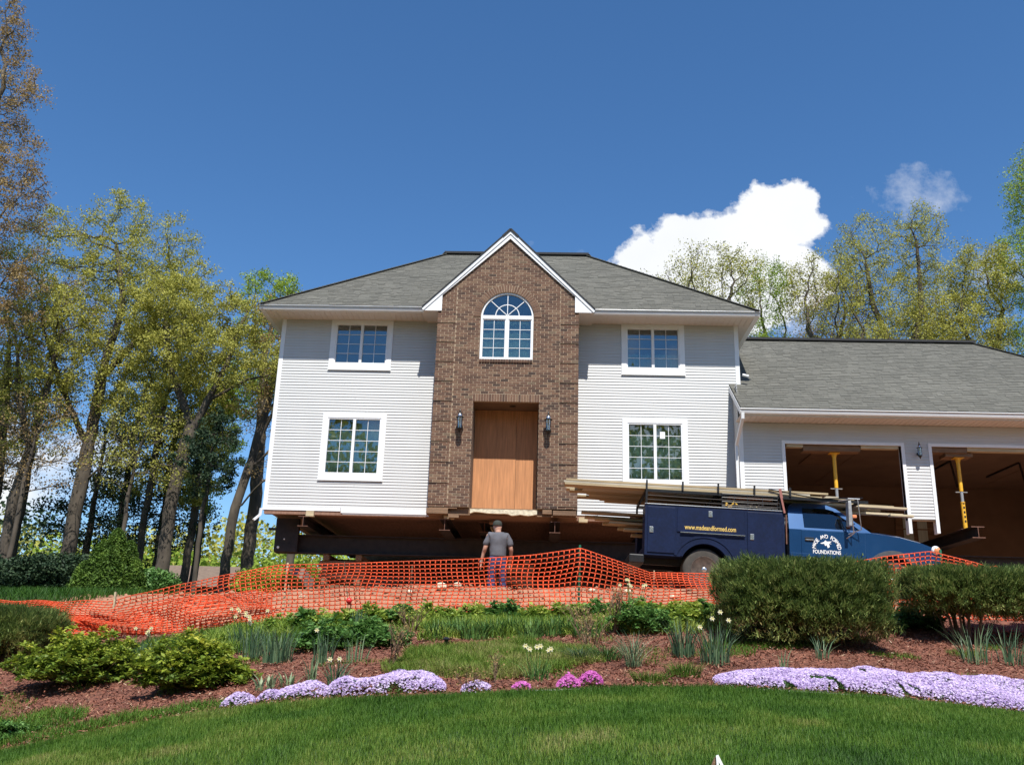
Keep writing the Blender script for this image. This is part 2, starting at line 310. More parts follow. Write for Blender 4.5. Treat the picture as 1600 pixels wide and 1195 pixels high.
# ------------------------------------------------------------------ terrain
TROWS=[(-70,[(0,-6.3)]),(-30,[(0,-5.7)]),(-23,[(-10,-6.2),(2,-5.6),(7,-5.35),(14,-5.4)]),
(-17.5,[(-10,-6.6),(-4,-6.2),(2,-5.12),(4,-4.74),(7,-4.34),(10,-4.3),(12,-4.42),(16,-4.8),(24,-5.4)]),
(-14,[(-12,-6.2),(-4,-5.6),(0,-5.05),(2.12,-4.6),(3,-4.38),(4.15,-4.16),(5.2,-4.05),(6.2,-3.97),(7.4,-3.89),(8.7,-3.84),(9.7,-3.86),(10.6,-3.91),(11.4,-3.99),(14,-4.3),(24,-5.1)]),
(-8.7,[(-12,-4.2),(-6,-3.5),(-1.1,-3.38),(.6,-3.4),(2,-3.22),(3.1,-3.08),(4.3,-3.02),(5.6,-2.93),(7.3,-2.89),(8.1,-2.83),(9.6,-2.72),(12.3,-2.78),(14,-2.75),(24,-3)]),
(-7.7,[(-12,-3.9),(-6,-3.3),(-1,-3.25),(2,-3.1),(4.3,-2.93),(7.3,-2.8),(9.6,-2.66),(14,-2.7),(24,-2.9)]),
(-6.9,[(-12,-3.4),(-6,-3.05),(-1,-2.95),(2,-2.75),(4,-2.5),(6,-2.35),(8,-2.4),(9.6,-2.35),(14,-2.5),(24,-2.7)]),
(-5.9,[(-12,-3.1),(-6,-2.8),(0,-2.6),(3,-2.36),(5,-2.25),(7,-2.3),(9,-2.2),(10,-2.2),(13.5,-2.32),(24,-2.5)]),
(-3.3,[(-12,-2.7),(-6,-2.5),(0,-2.4),(3,-2.45),(6,-2.55),(8,-2.4),(10,-2.2),(13.5,-2.32),(24,-2.5)]),
(0,[(-12,-2.5),(-6,-2.25),(0,-2.3),(3,-2.7),(12,-2.75),(24,-2.5)]),
(8,[(-20,-2.2),(-8,-1.6),(0,-1.9),(12,-2.6),(24,-2.3)]),
(16,[(-30,-1.6),(0,-1.1),(24,-1.6)]),(30,[(0,-.7)]),(80,[(0,.8)]),(200,[(0,2.0)])]
TX0,TX1,TY0,TY1,TST=-60.,70.,-70.,140.,.25
def build():
    xs=np.arange(TX0,TX1+.01,TST); ys=np.arange(TY0,TY1+.01,TST)
    R=np.array([np.interp(xs,[a for a,b in r],[b for a,b in r]) for y,r in TROWS])
    ry=np.array([y for y,r in TROWS])
    TG=np.empty((len(ys),len(xs)))
    for i in range(len(xs)): TG[:,i]=np.interp(ys,ry,R[:,i])
    k=np.exp(-.5*(np.arange(-6,7)*TST/.38)**2);k/=k.sum()
    P=np.pad(TG,6,mode='edge'); P=np.apply_along_axis(lambda m:np.convolve(m,k,'valid'),0,P); P=np.apply_along_axis(lambda m:np.convolve(m,k,'valid'),1,P)
    return P
TG=build()
def gz(x,y):
    x=np.clip(np.asarray(x,float),TX0,TX1-.01);y=np.clip(np.asarray(y,float),TY0,TY1-.01)
    fx=(x-TX0)/TST;fy=(y-TY0)/TST;i=fx.astype(int);j=fy.astype(int);i=np.minimum(i,TG.shape[1]-2);j=np.minimum(j,TG.shape[0]-2)
    a=fx-i;b=fy-j
    return (TG[j,i]*(1-a)+TG[j,i+1]*a)*(1-b)+(TG[j+1,i]*(1-a)+TG[j+1,i+1]*a)*b

def zz(x, y): return float(gz(x, y))
def yedge(x): return -14.0+.05*np.sin(np.asarray(x)*1.7)
def yfence(x): return -8.7+0*np.asarray(x)
def sheet(name, xs, ya, yb, ny, m, dz=0, rough=0, rs=6, seed=0, p=1.0):
    t = np.linspace(0, 1, ny)**p; X = np.repeat(xs[None], ny, 0); A = ya(xs)[None]; B = yb(xs)[None]; Y = A+(B-A)*t[:, None]
    Z = gz(X, Y)+dz
    if rough: Z = Z+rough*(vnoise(X, Y, rs, seed)-.5)+rough*.5*(vnoise(X, Y, rs*2.7, seed+3)-.5)
    return grid_mesh(name, X, Y, Z, m)
cst = lambda v: (lambda x: v+0*np.asarray(x))
tag(sheet('lawn', np.linspace(-55, 65, 241), cst(-69.5), yedge, 130, M['lawnbase'], 0, .015, 5, p=.45), kind='structure')
tag(sheet('mulch_bed', np.linspace(-55, 65, 700), yedge, yfence, 90, M['mulch'], -.004, .05, 5, 2), kind='structure')
tag(sheet('dug_soil', np.linspace(-1.6, 40, 360), yfence, cst(9.5), 240, M['dirt'], -.006, .10, 2.2, 4), kind='structure')
tag(sheet('woodland_floor', np.linspace(-55, -1.6, 110), yfence, cst(9.5), 60, M['ground'], -.006, .10, 1.2, 4), kind='structure')
tag(sheet('back_ground', np.linspace(-55, 65, 121), cst(9.5), cst(139), 120, M['ground'], -.008, .15, .8, 5), kind='structure')
# far ground out to the horizon, one sheet with a hole where the near sheets lie
far = MB(); q = [(-55, -69.5), (65, -69.5), (65, 139), (-55, 139)]; fo = [(-1500, -1500), (1500, -1500), (1500, 1500), (-1500, 1500)]
far.add([(x, y, zz(x, y)-.6) for x, y in q]+[(x, y, -8) for x, y in fo], [(0, 1, 5, 4), (1, 2, 6, 5), (2, 3, 7, 6), (3, 0, 4, 7)])
tag(far.build('far_ground', M['ground']), kind='structure')
# plastic edging strip between lawn and bed
e = MB(); xs = np.arange(7.0, 12.6, .25); e.tube([(x, float(yedge(x))+.01, zz(x, -14)+.012) for x in xs], .014, 5)
tag(e.build('bed_edging', M['black']), 'thin black edging strip between the lawn and the right part of the flower bed', 'edging')

# ------------------------------------------------------------------ house
# z = 0 is the bottom of the raised siding, y = 0 the siding plane, x = 0 its left corner
HW, HH = 11.99, 5.10
WB = (4.235, 7.83, -.90)     # brick bay: left, right, front plane
WINS = [(1.31, 2.96, 3.70, 5.085, 4), (1.30, 2.95, .77, 2.53, 5), (8.97, 10.61, 3.70, 5.085, 4), (8.98, 10.63, .77, 2.54, 5)]
house = empty('house', (0, 0, 0), 0, 'two storey grey sided house with brown brick entrance bay and garage, raised on steel beams', 'house')
PITCH = .0762
bmeshes = []
for k in range(3):
    b = MB(); d = .0145
    b.add([(0, 0, 0), (1, 0, 0), (1, -d, 0), (0, -d, 0), (0, -.0015, PITCH), (1, -.0015, PITCH), (0, -d+.0006, .012), (1, -d+.0006, .012), (0, 0, PITCH), (1, 0, PITCH)],
          [(0, 3, 2, 1), (3, 6, 7, 2), (6, 4, 5, 7), (4, 8, 9, 5), (0, 8, 4, 6, 3), (1, 2, 7, 5, 9)], 0, k/2)
    bmeshes.append(b.mesh('siding_board', M['siding']))
def siding(parent, x0, x1, z0, z1, y, holes, axis='x', lbl=None):
    z = z0; i = 0
    while z < z1-.01:
        segs = [(x0, x1)]
        for (a, b, c, d) in holes:
            if z+PITCH*.5 > c and z+PITCH*.5 < d:
                ns = []
                for (s, t) in segs:
                    if a > s: ns.append((s, min(t, a)))
                    if b < t: ns.append((max(s, b), t))
                segs = [q for q in ns if q[1]-q[0] > .02]
        sp = []
        for (s, t) in segs:
            if axis == 'x' and t-s > 2.6 and i % 5 == 2: c_ = s+(t-s)*(.3+.4*((i*37) % 11)/11); sp += [(s, c_-.0015), (c_+.0015, t)]
            else: sp.append((s, t))
        for (s, t) in sp:
            sc = min(1, (z1-z)/PITCH)
            if axis == 'x': link('siding_board', bmeshes[i % 3], parent, (s, y, z), None, (t-s, 1, sc))
            else: link('siding_board', bmeshes[i % 3], parent, (y, t, z), (0, 0, -pi/2), (t-s, 1, sc))   # faces -x
        z += PITCH; i += 1
# walls (sheathing) with real window openings
def wall_plate(x0, x1, z0, z1, holes, y0, y1, name, m, parent):
    mb = MB(); mb.plate([(x0, z0), (x1, z0), (x1, z1), (x0, z1)], [[(a, c), (b, c), (b, d), (a, d)] for a, b, c, d in holes], y0, y1)
    return mb.build(name, m, parent)
inner = [(a+.15, b-.15, c+.15, d-.13) for a, b, c, d, n in WINS]
lw = wall_plate(0, 4.22, .02, 5.1, inner[:2], .002, .15, 'siding_wall', M['sheath'], house)
rw = wall_plate(7.84, HW, .02, 5.1, inner[2:], .002, .15, 'siding_wall', M['sheath'], house)
siding(lw, .09, 4.24, .07, 5.1, 0, [(a, b, c, d) for a, b, c, d, n in WINS[:2]])
siding(rw, 7.82, HW-.09, .07, 5.1, 0, [(a, b, c, d) for a, b, c, d, n in WINS[2:]])
side = MB(); side.box(.0, .15, .152, 7.0, .02, 5.1); side.box(HW-.15, HW, .152, 7.0, .02, 5.1); side.box(.15, HW-.15, 6.85, 7.0, .02, 5.1)
side.build('outer_wall', M['sheath'], house)
# starter strip / bottom boards: uneven lower edge
t = MB(); t.box(.0, 1.95, -.02, .0, -.015, .068, bev=.003); t.box(1.96, 4.24, -.022, 0, -.055, .068, bev=.003); t.box(2.0, 4.20, -.004, .03, -.085, -.057)
t.box(7.82, 8.35, -.018, 0, .03, .068); t.box(8.36, 9.15, -.02, 0, -.02, .068); t.box(9.16, HW, -.02, 0, .02, .068)
t.build('bottom_trim', M['trim'], house)
for a, b in ((0, .09), (HW-.09, HW)):
    t = MB(); t.box(a, b, -.022, .0, -.015, 5.1, bev=.004); t.box(a-.02 if a == 0 else b, a if a == 0 else b+.02, -.022, .09, -.015, 5.1); t.build('corner_trim', M['trim'], house)
sl = MB()
for i in range(66): sl.box(-.012, -.0, .095, 6.99, .07+i*PITCH, .07+i*PITCH+.06)
for i in range(66): sl.box(HW, HW+.012, .095, 6.99, .07+i*PITCH, .07+i*PITCH+.06)
sl.build('side_siding', M['siding'], house)
# floor frame seen from below
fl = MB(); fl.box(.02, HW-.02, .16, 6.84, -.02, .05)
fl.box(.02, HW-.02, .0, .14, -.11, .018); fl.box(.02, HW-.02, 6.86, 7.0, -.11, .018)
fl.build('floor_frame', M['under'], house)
cl = MB(); cl.box(.15, HW-.15, .152, 6.85, 2.55, 2.75); cl.box(.15, HW-.15, .152, 6.85, 5.0, 5.095); cl.box(4.1, 4.2, .16, 6.8, .06, 2.54); cl.box(7.85, 7.95, .16, 6.8, .06, 2.54); cl.box(4.1, 4.2, .16, 6.8, 2.76, 4.99); cl.box(7.85, 7.95, .16, 6.8, 2.76, 4.99)
cl.box(.16, HW-.16, 3.4, 3.5, .06, 2.54); cl.box(.16, HW-.16, 3.4, 3.5, 2.76, 4.99)
cl.build('inner_partitions', M['room'], house)

def window(x0, x1, z0, z1, rows, y, bt=.17, tt=.13, st=.135, seed=0, cur=.5):
    w = MB(); gx0, gx1, gz0, gz1 = x0+st, x1-st, z0+bt, z1-tt
    for a in ((x0, x0+st, z0, z1), (x1-st, x1, z0, z1)): w.box(a[0], a[1], y-.034, y+.001, a[2], a[3], bev=.004)
    w.box(x0+st, x1-st, y-.032, y+.001, z0, z0+bt, bev=.004); w.box(x0+st, x1-st, y-.032, y+.001, z1-tt, z1, bev=.004)
    w.box(x0-.006, x1+.006, y-.05, y-.0345, z0-.012, z0+.012)
    W_ = w.build('window', M['trim'], house)
    f = MB(); th = .032; yb = y+.03
    f.box(gx0, gx0+th, y-.02, yb+.06, gz0, gz1); f.box(gx1-th, gx1, y-.02, yb+.06, gz0, gz1); f.box(gx0+th, gx1-th, y-.019, yb+.06, gz0, gz0+th); f.box(gx0+th, gx1-th, y-.019, yb+.06, gz1-th, gz1)
    mid = (gx0+gx1)/2; f.box(mid-.036, mid+.036, y-.021, yb+.06, gz0+th, gz1-th); f.build('frame', M['trim'], W_)
    for (a, b) in ((gx0+th, mid-.036), (mid+.036, gx1-th)):
        p = MB(); p.box(a, b, yb, yb+.01, gz0+th, gz1-th); pn = p.build('pane', M['glass'], W_)
        g = MB(); c = (a+b)/2; g.box(c-.0065, c+.0065, yb-.012, yb-.001, gz0+th, gz1-th)
        for i in range(1, rows): z = gz0+th+(gz1-gz0-2*th)*i/rows; g.box(a, c-.007, yb-.0115, yb-.001, z-.0065, z+.0065); g.box(c+.007, b, yb-.0115, yb-.001, z-.0065, z+.0065)
        g.build('muntin', M['trim'], W_)
    # sheer curtain with folds just behind the glass
    n = 60; xs = np.linspace(gx0, gx1, n); zs = np.linspace(gz0, gz0+(gz1-gz0)*cur, 6)
    X, Z = np.meshgrid(xs, zs); Y = y+.16+.018*np.sin(X*38+seed)+.012*np.sin(X*17+2*seed+Z)
    cu_ = grid_mesh('curtain', X, Y, Z, M['curtain'], W_); sm = cu_.modifiers.new('thick', 'SOLIDIFY'); sm.thickness = .003
    return W_
for i, (a, b, c_, d, n) in enumerate(WINS): window(a, b, c_, d, n, 0, tt=.10 if n == 4 else .13, seed=i*1.3, cur=(.02, .93, .40, .96)[i])
# a sheet of paper in the right ground floor window
pp = MB(); pp.box(9.93, 10.06, .005, .008, 2.02, 2.2); pp.build('paper_note', M['trim'], house)

# ---- brick bay
bl, br, by = WB; CH = .0644; BLN = .195; JT = .0125
cxw, rw_ = 6.01, .67; WZ0, WZ1 = 3.76, 4.90      # half round window in the brick
DX0, DX1, DZ1 = 5.235, 6.865, 2.655
AP = 7.07; SLI = .945                              # gable underside line z = AP - SLI*|x-cx|
gcx = 6.03
arc = lambda cx, cz, r, a0, a1, n: [(cx+r*cos(a0+(a1-a0)*i/n), cz+r*sin(a0+(a1-a0)*i/n)) for i in range(n+1)]
hole_w = [(cxw-rw_, WZ0), (cxw+rw_, WZ0)]+arc(cxw, WZ1, rw_, 0, pi, 20)
topz = AP-SLI*(br-gcx)
mb = MB(); mb.plate([(bl+.005, .02), (DX0, .02), (DX0, DZ1), (DX1, DZ1), (DX1, .02), (br-.005, .02), (br-.005, topz), (gcx, AP+.1), (bl+.005, topz)], [hole_w], by+.0045, by+.10)
mb.box(bl+.007, bl+.1, by+.102, -.0, .02, 5.05); mb.box(br-.1, br-.007, by+.102, -.0, .02, 5.05)
brickwall = mb.build('brick_wall', M['mortar'], house)
bvar = []
for k in range(14):
    b = MB(); w = .5; b.box(0, 1, 0, .045, 0, CH-JT, 0, (k+.5)/14); bvar.append(b.mesh('brick', M['brick']))
rest = MB(); nb = 0
rb = random.Random(5); qb = MB()
nrow = int((AP-.02)/CH)+1
for r in range(nrow):
    z0 = .03+r*CH; zm = z0+CH/2; z1 = z0+CH-JT
    half = (br-bl)/2 if zm < topz else (AP-zm)/SLI
    if half < .05: break
    X0, X1 = max(bl, gcx-half), min(br, gcx+half)
    if r % 8 and z0 < 4.95:
        for q0 in (bl+.004, br-.463): qb.box(q0, q0+.459, by-.0165, by+.004, z0-JT, z0+CH-JT-.0005)
    ban = []
    if zm < DZ1+.195: ban.append((DX0, DX1) if zm < DZ1 else (DX0-.02, DX1+.02))
    if WZ0-.085 < zm < WZ1: ban.append((cxw-rw_-.005, cxw+rw_+.005))
    ro = rw_+.205
    if WZ1 <= zm < WZ1+ro: h = sqrt(ro*ro-(zm-WZ1)**2); ban.append((cxw-h, cxw+h))
    x = bl+.005-(r % 2)*BLN/2; proud_row = (r % 8) != 0
    while x < X1:
        segs = [(max(x, X0), min(x+BLN-JT, X1))]
        # stop bricks at the vertical quoin joint on proud rows
        if proud_row:
            for qx in (bl+.465, br-.465):
                segs = [q for s, t in segs for q in (((s, qx-.004), (qx+.006, t)) if s < qx < t else ((s, t),))]
        for a, b in ban:
            ns = []
            for s, t in segs:
                if t <= a or s >= b: ns.append((s, t)); continue
                if s < a: ns.append((s, a))
                if t > b: ns.append((b, t))
            segs = ns
        for s, t in segs:
            if t-s < .018: continue
            q = proud_row and ((s+t)/2 < bl+.465 or (s+t)/2 > br-.465) and z0 < 4.95
            y = by-(.021 if q else 0)+rb.uniform(-.0015, .0015)
            k = min(13, max(0, int(rb.betavariate(1.6, 1.5)*14)))
            if nb < 230: link('brick', bvar[k], brickwall, (s, y, z0), None, (t-s, 1, 1)); nb += 1
            else: rest.box(s, t, y, y+.045, z0, z1, 0, (k+.5)/14)
        x += BLN
# return sides of the bay, bricks end on
for r in range(int(5.0/CH)):
    z0 = .03+r*CH
    for side_, xs_ in ((-1, bl), (1, br)):
        y = by+.05+(r % 2)*.1
        while y < -.03:
            y2 = min(y+BLN-JT, -.005); rest.box(xs_-.002 if side_ < 0 else xs_-.04, xs_+.04 if side_ < 0 else xs_+.002, y, y2, z0, z0+CH-JT, 0, rb.random()); y += BLN
tag(rest.build('brickwork', M['brick'], brickwall), kind='stuff'); tag(qb.build('quoin_mortar', M['mortar'], brickwall), kind='stuff')
# soldier course over the door, rowlock sill, arch ring
n = 25; w = (DX1-DX0+.03)/n
for i in range(n):
    b = MB(); x = DX0-.015+i*w; b.box(x, x+w-.009, by-.006, by+.055, DZ1+.002, DZ1+.19, 0, rb.betavariate(2, 2)); b.build('brick', M['brick'], brickwall)
b = MB(); n = 20; w = (2*rw_)/n
for i in range(n): x = cxw-rw_+i*w; b.box(x, x+w-.009, by-.028, by+.06, WZ0-.083, WZ0-.006, 0, rb.random()*.4)
tag(b.build('sill_bricks', M['brick'], brickwall))
b = MB(); b.plate(arc(cxw, WZ1, rw_+.195, 0, pi, 30)+arc(cxw, WZ1, rw_+.008, pi, 0, 30), [], by-.0115, by+.0035); b.build('arch_mortar', M['mortar'], brickwall)
b = MB(); b.box(DX0-.02, DX1+.02, by-.0025, by+.0035, DZ1+.003, DZ1+.192); b.build('lintel_mortar', M['mortar'], brickwall)
n = 37
for i in range(n):
    a0 = pi*(i+.11)/n; a1 = pi*(i+.89)/n; b = MB(); ri, ro = rw_+.01, rw_+.195
    pts = [(cxw+ri*cos(a0), WZ1+ri*sin(a0)), (cxw+ro*cos(a0), WZ1+ro*sin(a0)), (cxw+ro*cos(a1), WZ1+ro*sin(a1)), (cxw+ri*cos(a1), WZ1+ri*sin(a1))]
    b.plate(pts, [], by-.017, by+.05, r=.3+.55*rb.random()); b.build('brick', M['brick'], brickwall)
# ragged underside of the bay
b = MB()
b.box(bl+.03, 4.95, by+.02, by+.3, -.02, .028); b.box(bl-.02, bl+.5, by-.0, by+.28, -.15, -.022, 0, .2); b.box(7.25, 7.80, by+.0, by+.28, -.13, -.022, 0, .25); b.box(4.75, 5.0, by+.0, by+.12, -.24, -.152, 0, .2); b.box(7.0, 7.22, by+.02, by+.2, -.1, .0, 0, .1)
b.box(bl, br, by+.101, -.15, -.16, .015, 0, .1)
b.build('bay_sill_timber', M['oldwood'], house)
b = MB(); pts = [(5.27, -.03)]
for i in range(17): pts.append((5.27+i*.1, -.03+.006*sin(i*3.1)))
for i in range(16, -1, -1): pts.append((5.27+i*.1, -.14+.05*vnoise(i*.9, 1, 1.0)-.03*(i > 7)))
b.plate(pts[1:], [], by-.03, by+.09); b.build('broken_step_slab', M['stone'], house)
# half round window
wi = MB(); y = by+.05; fr = .042
wi.plate(hole_w, [[(cxw-rw_+fr, WZ0+fr), (cxw+rw_-fr, WZ0+fr)]+arc(cxw, WZ1, rw_-fr, 0, pi, 20)], y-.03, y+.05)
wi.box(cxw-rw_+fr, cxw+rw_-fr, y-.035, y+.05, WZ1-.05, WZ1+.045); wi.box(cxw-.034, cxw+.034, y-.033, y+.05, WZ0+fr, WZ1-.05)
WW = wi.build('window', M['trim'], house)
for s in (-1, 1):
    a, b_ = (cxw-rw_+fr, cxw-.034) if s < 0 else (cxw+.034, cxw+rw_-fr)
    f = MB(); f.plate([(a, WZ0+fr), (b_, WZ0+fr), (b_, WZ1-.05), (a, WZ1-.05)], [[(a+.022, WZ0+fr+.024), (b_-.022, WZ0+fr+.024), (b_-.022, WZ1-.074), (a+.022, WZ1-.074)]], y-.02, y+.035); f.build('sash', M['trim'], WW)
    p = MB(); p.box(a+.02, b_-.02, y+.01, y+.02, WZ0+fr+.02, WZ1-.07); p.build('pane', M['glass'], WW)
    g = MB(); c = (a+b_)/2; g.box(c-.0065, c+.0065, y-.004, y+.009, WZ0+fr+.03, WZ1-.08)
    for i in range(1, 4): z = WZ0+fr+.03+(WZ1-WZ0-fr-.11)*i/4; g.box(a+.03, c-.01, y-.004, y+.009, z-.0065, z+.0065); g.box(c+.01, b_-.03, y-.004, y+.009, z-.0065, z+.0065)
    g.build('muntin', M['trim'], WW)
p = MB(); p.plate([(cxw-rw_+.03, WZ1+.03)]+[(cxw+rw_-.03, WZ1+.03)]+arc(cxw, WZ1, rw_-.03, .08, pi-.08, 20), [], y+.012, y+.02); p.build('pane', M['glass'], WW)
g = MB(); z = WZ1+.05
g.plate(arc(cxw, z, .31, 0, pi, 20)+arc(cxw, z, .29, pi, 0, 20), [], y-.004, y+.01)
for a in (pi/4, pi/2, 3*pi/4):
    ra = rw_-.06 if a == pi/2 else rw_-.07
    g.beam((cxw+.02*cos(a), y-.0055, z+.02*sin(a)), (cxw+ra*cos(a), y-.0055, z-.05+ra*sin(a)+.02), .018, .01, up=(0, 1, 0))
g.build('muntin', M['trim'], WW)
cu_ = MB(); n = 50
X, Z = np.meshgrid(np.linspace(cxw-rw_, cxw+rw_, n), np.linspace(WZ0, WZ1-.05, 5)); grid_mesh('blind', X, y+.16+.01*np.sin(X*30), Z, M['curtain'], WW)
# door recess
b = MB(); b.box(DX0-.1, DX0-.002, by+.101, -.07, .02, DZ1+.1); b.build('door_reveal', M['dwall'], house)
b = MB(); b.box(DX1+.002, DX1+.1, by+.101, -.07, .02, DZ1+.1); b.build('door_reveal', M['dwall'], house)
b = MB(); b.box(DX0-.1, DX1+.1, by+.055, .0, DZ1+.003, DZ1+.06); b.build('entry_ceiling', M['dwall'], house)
b = MB(); b.lathe([(.075, 0), (.08, -.012), (.06, -.012)], c=(6.2, -.5, DZ1+.002)); b.build('recessed_lamp', M['black'], house)
b = MB(); b.box(DX0, 6.30, -.093, -.07, .03, 2.65); b.build('plywood_board', M['ply'], house)
b = MB(); b.box(6.305, DX1-.04, -.085, -.065, .03, 2.65); b.build('plywood_board', M['ply'], house)
b = MB(); b.box(DX1-.038, DX1, -.12, -.06, .03, 2.65); b.build('door_jamb', M['oldwood'], house)
b = MB(); b.box(DX0-.1, DX1+.1, by+.1, -.05, -.12, -.045); b.build('threshold_timber', M['oldwood'], house)
# bay interior blocks light behind the window
b = MB(); b.box(bl+.1, br-.1, by+.5, by+.56, 2.8, 5.6); b.build('inner_partitions', M['room'], house)
# coach lanterns either side of the door
def lantern(x, y, z, scl=1.0, name='wall_lantern'):
    l = MB(); s = scl
    l.lathe([(.045*s, -.02), (.05*s, .0), (.045*s, .02)], c=(x, y+.14*s, z-.02*s), axis='Y', n=12)
    l.tube([(x, y+.14*s, z-.02*s), (x, y+.09*s, z-.10*s), (x, y+.03*s, z-.16*s), (x, y, z-.13*s)], .011*s, 6); l.tube([(x, y+.14*s, z), (x, y+.07*s, z+.1*s), (x, y+.04*s, z+.08*s)], .009*s, 6)
    l.lathe([(.005*s, -.20*s), (.02*s, -.16*s), (.05*s, -.12*s), (.062*s, -.105*s), (.062*s, -.09*s), (.03*s, -.09*s)], c=(x, y, z), n=12)
    l.lathe([(.085*s, .135*s), (.088*s, .145*s), (.05*s, .16*s), (.045*s, .21*s), (.03*s, .24*s), (.012*s, .26*s), (.02*s, .28*s), (.006*s, .31*s), (.003*s, .345*s)], c=(x, y, z), n=14)
    for k in range(4): t_ = pi/4+k*pi/2; l.beam((x+.05*s*cos(t_), y+.05*s*sin(t_), z-.09*s), (x+.066*s*cos(t_), y+.066*s*sin(t_), z+.135*s), .009*s, .009*s)
    o = l.build(name, M['black'], house); smooth_angle(o)
    g = MB(); g.lathe([(.045*s, -.088*s), (.062*s, .13*s)], c=(x, y, z), n=12); smooth_angle(g.build('lantern_glass', M['lampglass'], o))
    g = MB(); g.lathe([(.050*s, .158*s), (.048*s, .20*s), (.035*s, .222*s)], c=(x, y, z), n=12); smooth_angle(g.build('lantern_cap', M['chrome'], o))
    g = MB(); g.lathe([(.012*s, -.06*s), (.018*s, .0*s), (.01*s, .05*s)], c=(x, y, z), n=8); g.build('candle_bulb', M['trim'], o)
lantern(4.94, -1.08, 2.02, 1.18); lantern(7.10, -1.08, 2.0, 1.18)

# ---- main roof
PR = .815; EZ = 5.2; EY = -.77; XL, XR, YB = -.45, 12.43, 7.78; RX0, RX1, RY, RZ = 3.83, 8.21, 3.5, 5.2+(3.5+.77)*.815
ANG = math.atan(PR); SE = .127
v = [(XL, EY, EZ), (XR, EY, EZ), (XR, YB, EZ), (XL, YB, EZ), (RX0, RY, RZ), (RX1, RY, RZ)]
rf = MB(); rf.add(v, [(0, 1, 5, 4), (2, 3, 4, 5), (1, 2, 5), (3, 0, 4)]); rf.add([(a, b, c-.04) for a, b, c in v[:4]], [(0, 1, 2, 3)])
roof = rf.build('roof', M['shingle'], house)
def shmesh(k):
    b = MB(); a = .006+.004*(k % 3); Lh = SE+.03
    b.add([(0, 0, 0), (1, 0, 0), (1, Lh, 0), (0, Lh, 0), (0, 0, a), (1, 0, a), (1, Lh, .002), (0, Lh, .002)], [(4, 5, 6, 7), (0, 1, 5, 4), (1, 2, 6, 5), (3, 0, 4, 7)], 0, (k+.5)/12); return b.mesh('shingle', M['shingle'])
shv = [shmesh(k) for k in range(12)]
def shingle_rows(parent, y0, z0, ang, nrows, xr, nind, seed, skip=None):
    rs = random.Random(seed); rest = MB(); cnt = 0; ca, sa = cos(ang), sin(ang)
    for r in range(nrows):
        s = r*SE; a, b = xr(s*ca); x = a-rs.random()*.2; y = y0+s*ca-.006*sa; z = z0+s*sa+.008
        while x < b:
            w = rs.choice([.13, .17, .2, .24, .3]); s0, s1 = max(x, a), min(x+w-.004, b); x += w
            if s1-s0 < .03: continue
            if skip and skip((s0+s1)/2, s*ca): continue
            k = rs.randrange(12)
            if cnt < nind and (s0+s1)/2 < 19 and s1-s0 > .14: link('shingle', shv[k], parent, (s0, y, z), (ang, 0, 0), (s1-s0, 1, 1)); cnt += 1
            else:
                t_ = .006+.004*(k % 3); Lh = SE+.03
                f = lambda u, v_, w_: (u, y+v_*ca-w_*sa, z+v_*sa+w_*ca)
                rest.add([f(s0, 0, 0), f(s1, 0, 0), f(s1, Lh, 0), f(s0, Lh, 0), f(s0, 0, t_), f(s1, 0, t_), f(s1, Lh, .002), f(s0, Lh, .002)], [(4, 5, 6, 7), (0, 1, 5, 4), (1, 2, 6, 5), (3, 0, 4, 7)], 0, (k+.5)/12)
    return tag(rest.build('shingle_courses', M['shingle'], parent), kind='stuff')
GE = 2.2     # gable half width
shingle_rows(roof, EY, EZ, ANG, int(4.27/cos(ANG)/SE), lambda d: (XL+d*1.0, XR-d*(XR-RX1)/4.27), 120, 3, lambda x, d: abs(x-gcx) < GE*(1-(d+.05)/2.6)-.02)
# hip and ridge caps
for (A, B) in (((XL, EY, EZ), (RX0, RY, RZ)), ((XR, EY, EZ), (RX1, RY, RZ)), ((XL, YB, EZ), (RX0, RY, RZ)), ((XR, YB, EZ), (RX1, RY, RZ))):
    cp = MB(); A = Vector(A); B = Vector(B); nn = int((B-A).length/.14)
    for i in range(nn):
        p = A.lerp(B, i/nn); q = A.lerp(B, (i+1.25)/nn); cp.beam(p+Vector((0, 0, .022)), q+Vector((0, 0, .008)), .24, .016, m=0, r=R.random())
    cp.build('hip_cap', M['shingle'], roof)
rd = MB(); rd.box(RX0-.05, RX1+.05, RY-.16, RY+.16, RZ-.03, RZ+.045, bev=.01); rd.build('ridge_vent', M['ridge'], roof)
# gable over the brick bay
GZ = 7.33; gx0, gx1 = gcx-GE, gcx+GE; gsl = (GZ-5.12)/GE
gm = MB(); gy = -.97; gbk = RY; zb = lambda y: EZ+(y-EY)*PR
yv = (GZ-EZ)/PR+EY
gm.add([(gcx, gy, GZ), (gx0, gy, 5.12), (gx1, gy, 5.12), (gcx, yv, GZ+.002), (gx0, EY+.02, 5.12), (gx1, EY+.02, 5.12)], [(0, 3, 4, 1), (0, 2, 5, 3)])
gm.add([(gcx, gy, GZ-.03), (gx0, gy, 5.09), (gx1, gy, 5.09), (gcx, yv-.1, GZ-.03), (gx0, EY+.02, 5.09), (gx1, EY+.02, 5.09)], [(0, 1, 4, 3), (0, 3, 5, 2)])
gr = gm.build('gable_roof', M['shingle'], house)
e = MB()
for s in (-1, 1):
    e.beam((gcx+s*.0, gy-.005, GZ+.0), (gcx+s*(GE+.01), gy-.005, 5.115), .03, .028, up=(0, 1, 0))
    e.beam((gcx+s*.0, gy-.005, GZ-.0), (gcx+s*.2, gy-.005, GZ-.2*gsl), .05, .05, up=(0, 1, 0))
e.build('gable_shingle_edge', M['ridge'], gr)
